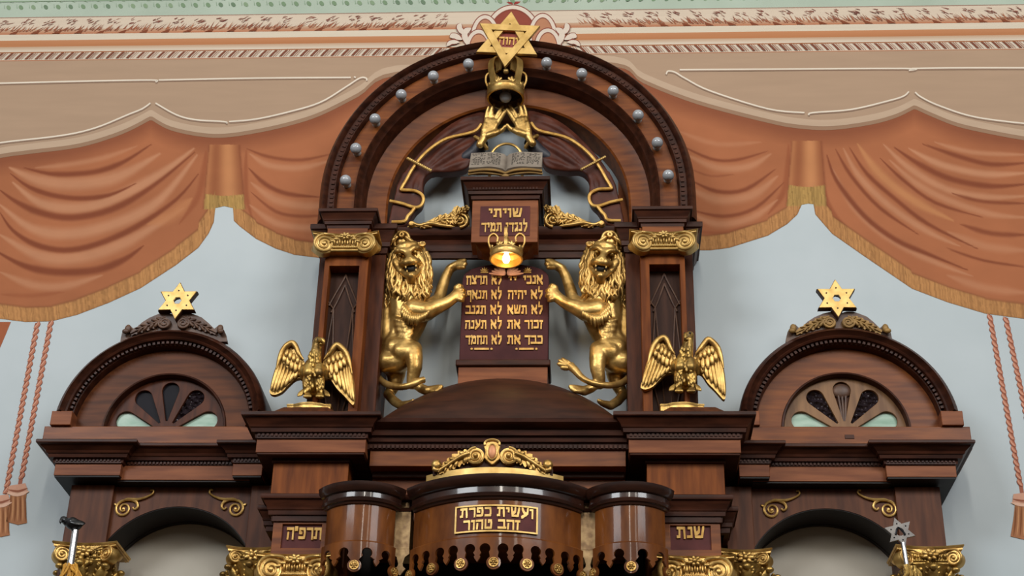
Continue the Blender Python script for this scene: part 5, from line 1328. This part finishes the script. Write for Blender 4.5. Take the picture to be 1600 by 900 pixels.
# ================================================================== lions
def lion(s):
    m_ = (lambda x: x) if s < 0 else (lambda x: 1581-x)
    T = lambda x, y, d: P(m_(x), y, d)
    r_ = lambda r: r/300.0
    lab = 'gilded rearing lion left of the tablets, bare tail tip curling above its hind foot' if s < 0 else 'gilded rearing lion right of the tablets, tail ending in a raised tuft'
    ro = thing('gilded_lion', lab, 'lion', T(640, 640, .2), 'lions holding the tablets')
    def ch(g, pts): g.chain([(T(x, y, d), r_(r)) for x, y, d, r in pts])
    g = G()
    # trunk: deep chest narrowing to the waist, then the haunch
    ch(g, [(632, 440, .22, 24), (634, 470, .22, 27), (636, 490, .22, 27), (630, 512, .21, 24), (626, 530, .20, 23), (618, 548, .20, 27), (616, 562, .20, 26)])
    ch(g, [(648, 470, .26, 20), (654, 490, .26, 19), (648, 508, .24, 17), (640, 525, .22, 16)])
    ch(g, [(606, 470, .18, 13), (603, 500, .18, 13), (600, 525, .18, 14), (604, 550, .18, 17), (604, 562, .18, 17)])
    ch(g, [(604, 566, .24, 17), (620, 566, .25, 17), (634, 560, .25, 14)])
    ch(g, [(618, 545, .25, 18), (634, 543, .27, 16), (648, 545, .28, 12)])     # flank fold into the raised thigh
    for k in range(4): ch(g, [(618+2*k, 500+8*k, .285, 4), (632+2*k, 503+8*k, .305, 4.5), (646-1*k, 500+7*k, .297, 4)])
    ch(g, [(606, 536, .262, 6), (622, 537, .285, 6.5), (638, 534, .278, 5.5)]); ch(g, [(604, 478, .21, 9), (604, 505, .225, 10), (603, 530, .225, 10)])
    # raised near hind leg: thigh forward, knee, shin, hock, foot on the dome
    ch(g, [(628, 552, .27, 18), (646, 550, .29, 14), (647, 560, .30, 13.5), (648, 575, .30, 11.5), (645, 590, .29, 9.8), (644, 600, .28, 8.8)])
    ch(g, [(648, 598, .28, 8), (658, 607, .30, 7.5), (668, 611, .31, 7.5), (680, 608, .32, 6.5), (688, 605, .33, 4.5)])
    for k, (x, y) in enumerate(((690, 604), (688, 608), (683, 611))): ch(g, [(x-8, y+1, .33, 4.0), (x, y, .345, 3.4)])
    # far hind leg
    ch(g, [(614, 568, .16, 18), (619, 584, .16, 15), (618, 597, .16, 11.5), (610, 613, .15, 8.8)])
    ch(g, [(606, 616, .16, 7.5), (616, 627, .20, 7.5), (627, 634, .25, 7), (640, 630, .29, 5), (646, 626, .31, 3.5)])
    # far fore leg, paw above the tablet corner
    ch(g, [(672, 478, .24, 12), (686, 468, .21, 10.5), (690, 452, .20, 9.4), (696, 434, .19, 8.2), (703, 420, .19, 7.5), (712, 415, .20, 7.5), (722, 411, .22, 7.0)])
    for x, y, d in ((727, 407, .235), (728, 412, .245), (725, 418, .245)): ch(g, [(x-9, y, d-.02, 4.2), (x, y, d, 3.6)])
    # near fore leg, paw pressed on the tablet edge
    ch(g, [(648, 485, .30, 17), (666, 487, .32, 15), (682, 480, .31, 12), (697, 474, .30, 9.6), (708, 466, .29, 8.8), (716, 458, .28, 9.0)])
    for x, y in ((721, 446), (726, 453), (727, 461), (723, 468.5)): ch(g, [(713, y+(458-y)*.3, .29, 5.0), (x-3, y, .300, 4.2), (x+.5, y+1.5, .278, 3.3)])
    # skull, brow, muzzle, jaw
    ch(g, [(635, 402, .255, 23), (638, 418, .245, 21), (636, 440, .24, 22)])
    ch(g, [(626, 388, .325, 8), (636, 385, .335, 9), (647, 384, .325, 8)])
    ch(g, [(616, 396, .315, 4.0), (621, 392, .345, 4.2), (628, 391.5, .358, 4.2), (634, 394, .36, 3.6)]); ch(g, [(640, 392, .36, 3.4), (646, 387.5, .355, 4.0), (652, 387, .342, 4.0), (658, 391, .31, 3.8)])
    ch(g, [(636, 392, .345, 6), (638, 398, .362, 5.6), (641, 403, .385, 4.8)]); ch(g, [(636.5, 404, .383, 3.4), (641, 404.5, .392, 4.0), (645.5, 403, .383, 3.4)])
    ch(g, [(630, 412, .345, 6), (635, 410.5, .372, 6.4), (642, 409.5, .383, 5.6), (648, 408.5, .372, 6.4), (653, 409, .345, 6)])
    ch(g, [(616, 404, .30, 6.5), (619, 412, .318, 8), (625, 423, .315, 7.5)]); ch(g, [(659, 400, .30, 6), (660, 408, .305, 7), (657, 420, .305, 7)])
    ch(g, [(629, 426, .325, 5.0), (635, 430, .348, 5.2), (643, 431, .366, 6.6), (650, 428, .348, 5.2), (655, 423, .325, 5)]); ch(g, [(643, 436, .35, 6.5), (642, 444, .31, 8)])
    body = obj('body', g, 'gold', ro, remesh=.0065, sm=5)
    # tail
    g = G()
    if s < 0:
        tl = [(590, 556, .17, 5), (587, 570, .17, 5), (589, 584, .19, 5.2), (597, 596, .24, 5.2), (612, 603, .32, 5.2), (630, 604.5, .36, 5), (646, 600, .37, 5), (656, 595, .36, 5), (662, 593.5, .35, 5.2)]
        g.tube([T(x, y, d) for x, y, d, r in tl], [r_(r) for *_, r in tl], 12, smooth=5)
    else:
        tl = [(591, 556, .17, 5), (590, 570, .17, 5.5), (594, 584, .19, 5.5), (607, 597, .24, 5.2), (624, 602, .32, 5), (645, 601, .36, 4.6), (662, 596, .37, 4.4), (674, 588, .36, 5), (684, 577, .34, 6.2), (694, 570, .32, 6)]
        g.tube([T(x, y, d) for x, y, d, r in tl], [r_(r) for *_, r in tl], 12, smooth=5)
        for (a, b_, w_) in (((686, 577), (704, 559), 4.5), ((688, 575), (709, 562), 4.5), ((690, 573), (711, 568), 4.5), ((690, 576), (706, 574), 4.2), ((682, 578), (697, 562), 3.6), ((680, 582), (688, 566), 3.4)):
            g.blade(T(*a, .33), T(*b_, .33), r_(w_), .014)
    obj('tail', g, 'gold', ro, angle=80)
    # mane: wavy locks flowing from the face over chest and shoulders
    g = G(); rr = random.Random(21 if s < 0 else 22)
    def lock(x, y, dx, L, d, r, amp=2.6):
        n_ = 6; ph = rr.uniform(0, 6.3); pts = []; rad = []
        for i in range(n_):
            t = i/(n_-1); xx = x+dx*math.sin(t*PI/2)+amp*math.sin(ph+t*7.5)*min(1, 3*t); yy = y+L*t
            xx = min(max(xx, 598), 683); pts.append(T(xx, yy, d+.014*math.sin(PI*t)-.02*t)); rad.append(r_(r*(1-.72*t**1.6)))
        g.tube(pts, rad, 8, smooth=3)
    for ly, (rx, ry, d, n_) in enumerate(((23, 25, .318, 13), (28, 29, .296, 14), (33, 33, .262, 15))):
        for q in (-1, 1):
            for k in range(n_):
                a = math.radians(8+150*k/(n_-1))       # 0 = crown of the head, 180 = under the chin
                x0 = 637+q*rx*math.sin(a)+rr.uniform(-1, 1); y0 = 409-ry*math.cos(a)+rr.uniform(-1.5, 1.5)
                lock(x0, y0, q*(7-1.5*ly)*(1.2-a/PI), 20+20*math.sin(a)+rr.uniform(-3, 6), d, 3.3+.3*ly)
    for k in range(17):          # beard and breast locks
        x0 = 614+3.6*k; lock(x0+rr.uniform(-1, 1), 437+5*abs(math.sin(k*2.1)), rr.uniform(-3, 3), 18+14*math.sin(PI*k/16)+rr.uniform(-3, 3), .325-.0004*(x0-642)**2/4, 3.4, 2.2)
    for k in range(15):
        x0 = 618+3.6*k; lock(x0, 446+rr.uniform(0, 8), rr.uniform(-3, 3), 18+8*math.sin(PI*k/14), .318, 3.0, 2.4)
    for q in (-1, 1):
        for k in range(10): lock(637+q*(33-k*.7), 404+6.4*k, q*3, 26, .268-.003*k, 3.8)
    for k in range(10):          # down the back of the neck
        lock(604+rr.uniform(-2, 5), 420+5.5*k, -2, 24, .235, 3.6)
    # curled forelock on top
    c = T(628, 373, .30)
    g.ell(c+Vector((0, .01, -.016)), (.034, .026, .030))
    for q in (-1, 1):
        g.tube([c+Vector((q*.034, .0, -.045)), c+Vector((q*.040, -.012, -.012)), c+Vector((q*.028, -.020, .018)), c+Vector((q*.004, -.024, .026)), c+Vector((-q*.010, -.026, .010)), c+Vector((0, -.028, -.004)), c+Vector((q*.012, -.028, .002))], [.008, .010, .010, .010, .009, .007, .004], 8, smooth=4)
        for k in range(4): g.tube([c+Vector((q*(.012+.013*k), -.014, .004-.010*k)), c+Vector((q*(.030+.015*k), -.018, -.006-.012*k)), c+Vector((q*(.040+.018*k), -.010, -.034-.014*k))], [.006, .010, .004], 8, smooth=4)
    obj('mane', g, 'gold', ro, angle=80)
    g = G()
    for k in range(15):          # fringe of fur along the near fore leg
        x0 = 628+2.9*k; y0 = 487+9*math.sin(PI*k/14)**.8; w_ = rr.uniform(-2, 2); L = 13+rr.uniform(-2, 3)-abs(k-7)*.5
        g.tube([T(x0+3, y0-7, .335), T(x0+1, y0-1, .352), T(x0+w_*.5, y0+L*.5, .350), T(x0-1.5+w_, y0+L, .338)], [r_(1.6), r_(2.8), r_(2.3), r_(.5)], 8, smooth=4)
    for k in range(6): g.tube([T(631+2.2*k, 474+2*k, .335), T(629+2.4*k, 480+2.4*k, .352), T(627+2.6*k, 490+2.2*k, .345)], [r_(1.4), r_(2.6), r_(.5)], 8, smooth=4)
    obj('leg_fur', g, 'gold', ro, angle=80)
    for nm_, x, y in (('eye', 625, 397.5), ('eye', 648, 393.5)):
        g = G(); g.ell(T(x, y, .342), (.0125, .010, .0095)); obj(nm_, g, 'gold_old', ro)
    g = G(); g.ell(T(642, 420, .346), (.034, .020, .022)); obj('mouth', g, 'black', ro, 'dark open mouth')
    for x, y, up in ((634, 416.5, 1), (650, 414.5, 1), (636, 424.5, -1), (650, 422.5, -1)): g = G(); g.blade(T(x, y-up*2, .372), T(x, y+up*3, .374), .005, .005); obj('tooth', g, 'gold_bright', ro)
    for x, y in ((611, 388), (660, 384)):
        g = G(); c = T(x, y, .29); g.lathe(c, [(.001, -.002), (.010, .0), (.016, .012), (.019, .014), (.018, .006), (.012, -.012), (0.001, -.014)], (0, -1, .35), 14)
        obj('ear', g, 'gold', ro, angle=70)
lion(-1); lion(1)

# ================================================================== eagles
def eagle(s):
    # drawn in the pixel frame of the left bird; the right one is its own mirror with a frontal head
    if s < 0: m_ = lambda x, y: (x, y)
    else: m_ = lambda x, y: (x+580.5, y-8.5)
    T = lambda x, y, d: P(*m_(x, y), d)
    r_ = lambda r: r/300.0
    lab = 'gilded eagle with spread wings and head turned right, on the left pier' if s < 0 else 'gilded eagle with spread wings facing forward, on the right pier'
    ro = thing('gilded_eagle', lab, 'eagle', T(490, 632, .46), 'eagles on the piers')
    def ch(g, pts): g.chain([(T(x, y, d), r_(r)) for x, y, d, r in pts])
    g = G()
    ch(g, [(489, 572, .47, 13), (490, 582, .48, 14.5), (490, 592, .47, 13), (490, 603, .45, 10)])
    ch(g, [(483, 574, .51, 8), (482, 582, .52, 8)]); ch(g, [(498, 574, .51, 8), (498, 582, .52, 8)])
    ch(g, [(491, 568, .48, 11), (493, 556, .48, 9.5), (495, 545, .48, 8.2), (496, 536, .48, 7.6), (497, 533, .49, 7.0)])
    ch(g, [(478, 580, .47, 11), (474, 590, .45, 6)]); ch(g, [(502, 580, .47, 11), (508, 590, .45, 6)])
    # feathered thighs, shanks and toes
    for q in (-1, 1):
        ch(g, [(490+q*9, 594, .49, 8.5), (490+q*10, 604, .50, 7.2), (490+q*9.5, 612, .50, 4.6), (490+q*9.5, 617, .505, 3.6)])
        for k in (-1, 0, 1): ch(g, [(490+q*9.5, 616, .51, 3.2), (490+q*9.5+k*5, 619.5, .545, 2.5)])
    # tail behind the feet
    ch(g, [(490, 606, .42, 9), (482, 616, .42, 8)]); ch(g, [(490, 606, .42, 9), (500, 616, .42, 8)])
    body = obj('body', g, 'gold_old', ro, remesh=.0055, sm=3)
    g = G(); rr = random.Random(31)
    for k in range(30):       # breast and neck feathers
        y = 548+rr.uniform(0, 54); hw = 7+ (y-548)*.12; x = 491+rr.uniform(-hw, hw); g.blade(T(x, y, .515+.014*math.cos((x-491)/9)), T(x+(x-491)*.1, y+8, .520+.012*math.cos((x-491)/9)), r_(2.4), .006)
    for q in (-1, 1):
        for k in range(10): x = 490+q*9.5+rr.uniform(-5, 5); y = 592+rr.uniform(0, 16); g.blade(T(x, y, .52), T(x, y+8, .522), r_(2.0), .006)
        for k in range(5): x = 490+q*(14+k*1.5); y = 606+k*1.2; g.blade(T(x, y, .47), T(x+q*5, y+13-k, .48), r_(2.2), .006)
    obj('feathers', g, 'gold_old', ro, angle=80)
    # beak and eyes
    g = G()
    if s < 0: g.tube([T(500, 532, .52), T(503.5, 531.5, .535), T(506, 534, .542), T(506, 537.5, .540)], [r_(4.6), r_(3.6), r_(2.3), r_(.6)], 10, smooth=4); g.ell(T(502, 538, .525), (.012, .012, .006))
    else: g.tube([T(492.5, 532.5, .53), T(491, 533, .555), T(490, 537, .562), T(490, 541, .556)], [r_(4.6), r_(3.8), r_(2.5), r_(.6)], 10, smooth=4); g.ell(T(491.5, 540, .53), (.012, .012, .006))
    obj('beak', g, 'gold_old', ro)
    g = G()
    for x, y in (((496.5, 530.5), (505, 529.5)) if s < 0 else ((490, 529.5), (497.5, 529))): g.ell(T(x, y, .512 if s < 0 else .512), .0065)
    obj('eye', g, 'black', ro)
    # wings
    for q in (-1, 1):
        if q < 0: base = [(475, 563), (470, 557), (464, 548), (461, 538), (457, 534.5), (450, 537), (442, 546), (437, 556), (433, 572), (429, 586), (424, 600), (420.5, 611), (424, 615), (430, 615.5), (440, 611), (449, 602), (460, 592), (471, 588), (476, 578)]
        else: base = [(505, 563), (509, 557), (515, 553), (519, 549), (521, 541), (526, 537), (533, 541), (541, 550), (546, 562), (550, 580), (553, 598), (554, 616), (553, 629), (550, 631), (545, 626), (537, 617), (526, 606), (516, 592), (505, 588), (502, 576)]
        g = G(); g.prism(smooth_poly([XZ(*m_(x, y), .46) for x, y in base]), .425, .452)
        dd = lambda x: .458+.0006*abs(x-490)*0
        # leading edge roll
        if q < 0: le = [(474, 562), (467, 553), (462, 541), (456, 536), (448, 540), (441, 549), (436, 562), (432, 577)]
        else: le = [(506, 562), (513, 554), (520, 545), (526, 539), (533, 543), (541, 552), (546, 566), (550, 584)]
        g.tube([T(x, y, .47) for x, y in le], [r_(1.2), r_(3.6), r_(4.2), r_(4.6), r_(4.6), r_(4.2), r_(3.2), r_(1)], 10, smooth=4)
        # primaries
        if q < 0: pr_ = [((438, 560), (423, 611)), ((442, 565), (427, 613)), ((446, 570), (432, 612)), ((451, 574), (438, 609)), ((456, 577), (445, 604)), ((461, 579), (452, 597)), ((466, 578), (460, 592)), ((471, 576), (468, 588))]
        else: pr_ = [((545, 566), (552.5, 627)), ((541, 569), (549, 625)), ((537, 572), (545, 620)), ((532, 575), (539, 614)), ((527, 576), (532, 607)), ((521, 577), (525, 600)), ((515, 577), (517, 592)), ((509, 575), (509, 588))]
        for k, (a, b_) in enumerate(pr_): g.blade(T(*a, .462), T(*b_, .462), r_(3.5), .009)
        # coverts: two shorter overlapping rows
        if q < 0: cv_ = [((447, 551), (443, 566), 4), ((452, 553), (449, 572), 4), ((457, 556), (455, 578), 4), ((463, 560), (461, 582), 4), ((469, 564), (468, 582), 3.6)]; c2_ = [((450, 545), (446, 558), 3.4), ((455, 547), (452, 563), 3.4), ((460, 551), (458, 566), 3.4), ((466, 557), (464, 569), 3.2)]
        else: cv_ = [((535, 556), (539, 572), 4), ((530, 558), (533, 578), 4), ((524, 560), (526, 585), 4), ((517, 562), (518, 586), 4), ((511, 564), (511, 583), 3.6)]; c2_ = [((531, 549), (534, 562), 3.4), ((526, 550), (528, 565), 3.4), ((520, 554), (521, 568), 3.4), ((514, 558), (514, 570), 3.2)]
        for a, b_, w_ in cv_: g.blade(T(*a, .470), T(*b_, .474), r_(w_), .010)
        for a, b_, w_ in c2_: g.blade(T(*a, .480), T(*b_, .482), r_(w_), .010)
        obj('wing', g, 'gold', ro, angle=70)
    # moulded base with a bowed front
    g = G(); bx0, bx1 = T(451, 628, .48).x, T(518, 628, .48).x; zb = 4.725; cxm = (bx0+bx1)/2
    pl_ = [(bx0, .40), (bx0, .50), (cxm-.0755, .50)]+[(cxm+u, .50+.024*(1-(u/.075)**2)) for u in np.linspace(-.074, .074, 15)]+[(cxm+.0755, .50), (bx1, .50), (bx1, .40)]
    g.sweep(pl_, [(-.02, zb), (-.004, zb), (.0, zb+.009), (-.010, zb+.012), (-.010, zb+.018), (.002, zb+.022), (.004, zb+.031), (-.004, zb+.036), (-.02, zb+.036)], CORN); g.plan(pl_, zb, zb+.035)
    obj('base', g, 'gold', ro, angle=30)
eagle(-1); eagle(1)

# ================================================================== flag poles standing in front of the ark
f1 = thing('flag_pole', 'silver flag pole topped by a small black bird, at the left edge of the ark', 'flag pole', P(106, 905, .62))
T = lambda x, y, d=.62: P(x, y, d)
g = G(); g.tube([T(118, 829), T(104, 925)], .0155, 14); obj('pole', g, 'silver', f1)
g = G(); g.chain([(T(105, 816), .020), (T(113, 818), .030), (T(121, 820), .024), (T(128, 819), .010)]); g.chain([(T(102, 813), .016), (T(99, 812), .017)]); g.chain([(T(126, 819), .010), (T(133, 818), .004)]); g.chain([(T(116, 824), .014), (T(117, 829), .016)])
bird = obj('bird', g, 'crow', f1, 'small black bird finial', remesh=.004, sm=2)
g = G(); g.tube([T(97, 812, .64), T(94.5, 814.5, .65), T(94.5, 818.5, .65)], [.009, .006, .0015], 8, smooth=3); obj('beak', g, 'crow', bird)
g = G()
for q in (-1, 1): g.blade(T(108, 814, .62-q*.026), T(133, 818.5, .62-q*.012), .017, .006, (0, -1, .6))
obj('wing', g, 'crow', bird)
g = G(); rr = random.Random(2)
for k in range(30):
    a = T(100+rr.uniform(0, 20), 882+rr.uniform(-2, 6), .62+rr.uniform(.01, .05)); b_ = a+Vector((rr.uniform(-.03, .05), rr.uniform(-.02, .02), -rr.uniform(.05, .11))); g.tube([a, a.lerp(b_, .5)+Vector((.01, 0, .008)), b_], [.006, .006, .003], 6, smooth=3)
obj('fringe', g, 'fringe', f1)
g = G(); n = 16; vs = []
for i in range(n+1):
    u = i/n; p = T(102+20*u, 888+4*u, .60+.03*math.sin(u*9)); vs += [p, p+Vector((0, .006, 0)), p+Vector((-.01, .006, -.5)), p+Vector((-.01, 0, -.5))]
g.add(vs, [(4*i+k, 4*i+(k+1) % 4, 4*i+4+(k+1) % 4, 4*i+4+k) for i in range(n) for k in range(4)]+[(0, 1, 2, 3), (4*n+3, 4*n+2, 4*n+1, 4*n)]); obj('flag', g, 'blue', f1, 'furled blue flag')
f2 = thing('flag_pole', 'flag pole topped by a flat grey six pointed star, at the right side niche', 'flag pole', P(1420, 905, .50))
T = lambda x, y, d=.50: P(x, y, d)
sc_ = T(1406, 831); rot = math.radians(-15)
g = plate(hexagram(sc_.x, sc_.z, .070, rot), [arc(sc_.x, sc_.z, .020, 0, 2*PI*9/10, 9)], .49, .502); star = obj('star', g, 'pewter', f2)
g = G(); g.tube([(sc_.x-.02, -.505, sc_.z-.014), (sc_.x-.008, -.505, sc_.z+.018), (sc_.x+.012, -.505, sc_.z), (sc_.x+.022, -.505, sc_.z-.016)], .005, 6, smooth=4)
for k in range(6): a = k*PI/3+rot; g.ell((sc_.x+.040*math.sin(a), -.503, sc_.z+.040*math.cos(a)), .0035, None, 6, 4)
obj('emblem', g, 'iron', star)
g = G(); g.tube([T(1411, 848), T(1424, 925)], .010, 12); obj('pole', g, 'silver', f2)
g = G(); rr = random.Random(8)
for k in range(26):
    a = T(1412+rr.uniform(0, 16), 884+rr.uniform(-2, 8), .50+rr.uniform(.01, .05)); b_ = a+Vector((rr.uniform(-.05, .03), rr.uniform(-.02, .02), -rr.uniform(.06, .12))); g.tube([a, a.lerp(b_, .5)+Vector((.01, 0, .008)), b_], [.008, .009, .003], 6, smooth=3)
obj('fringe', g, 'gold_old', f2)
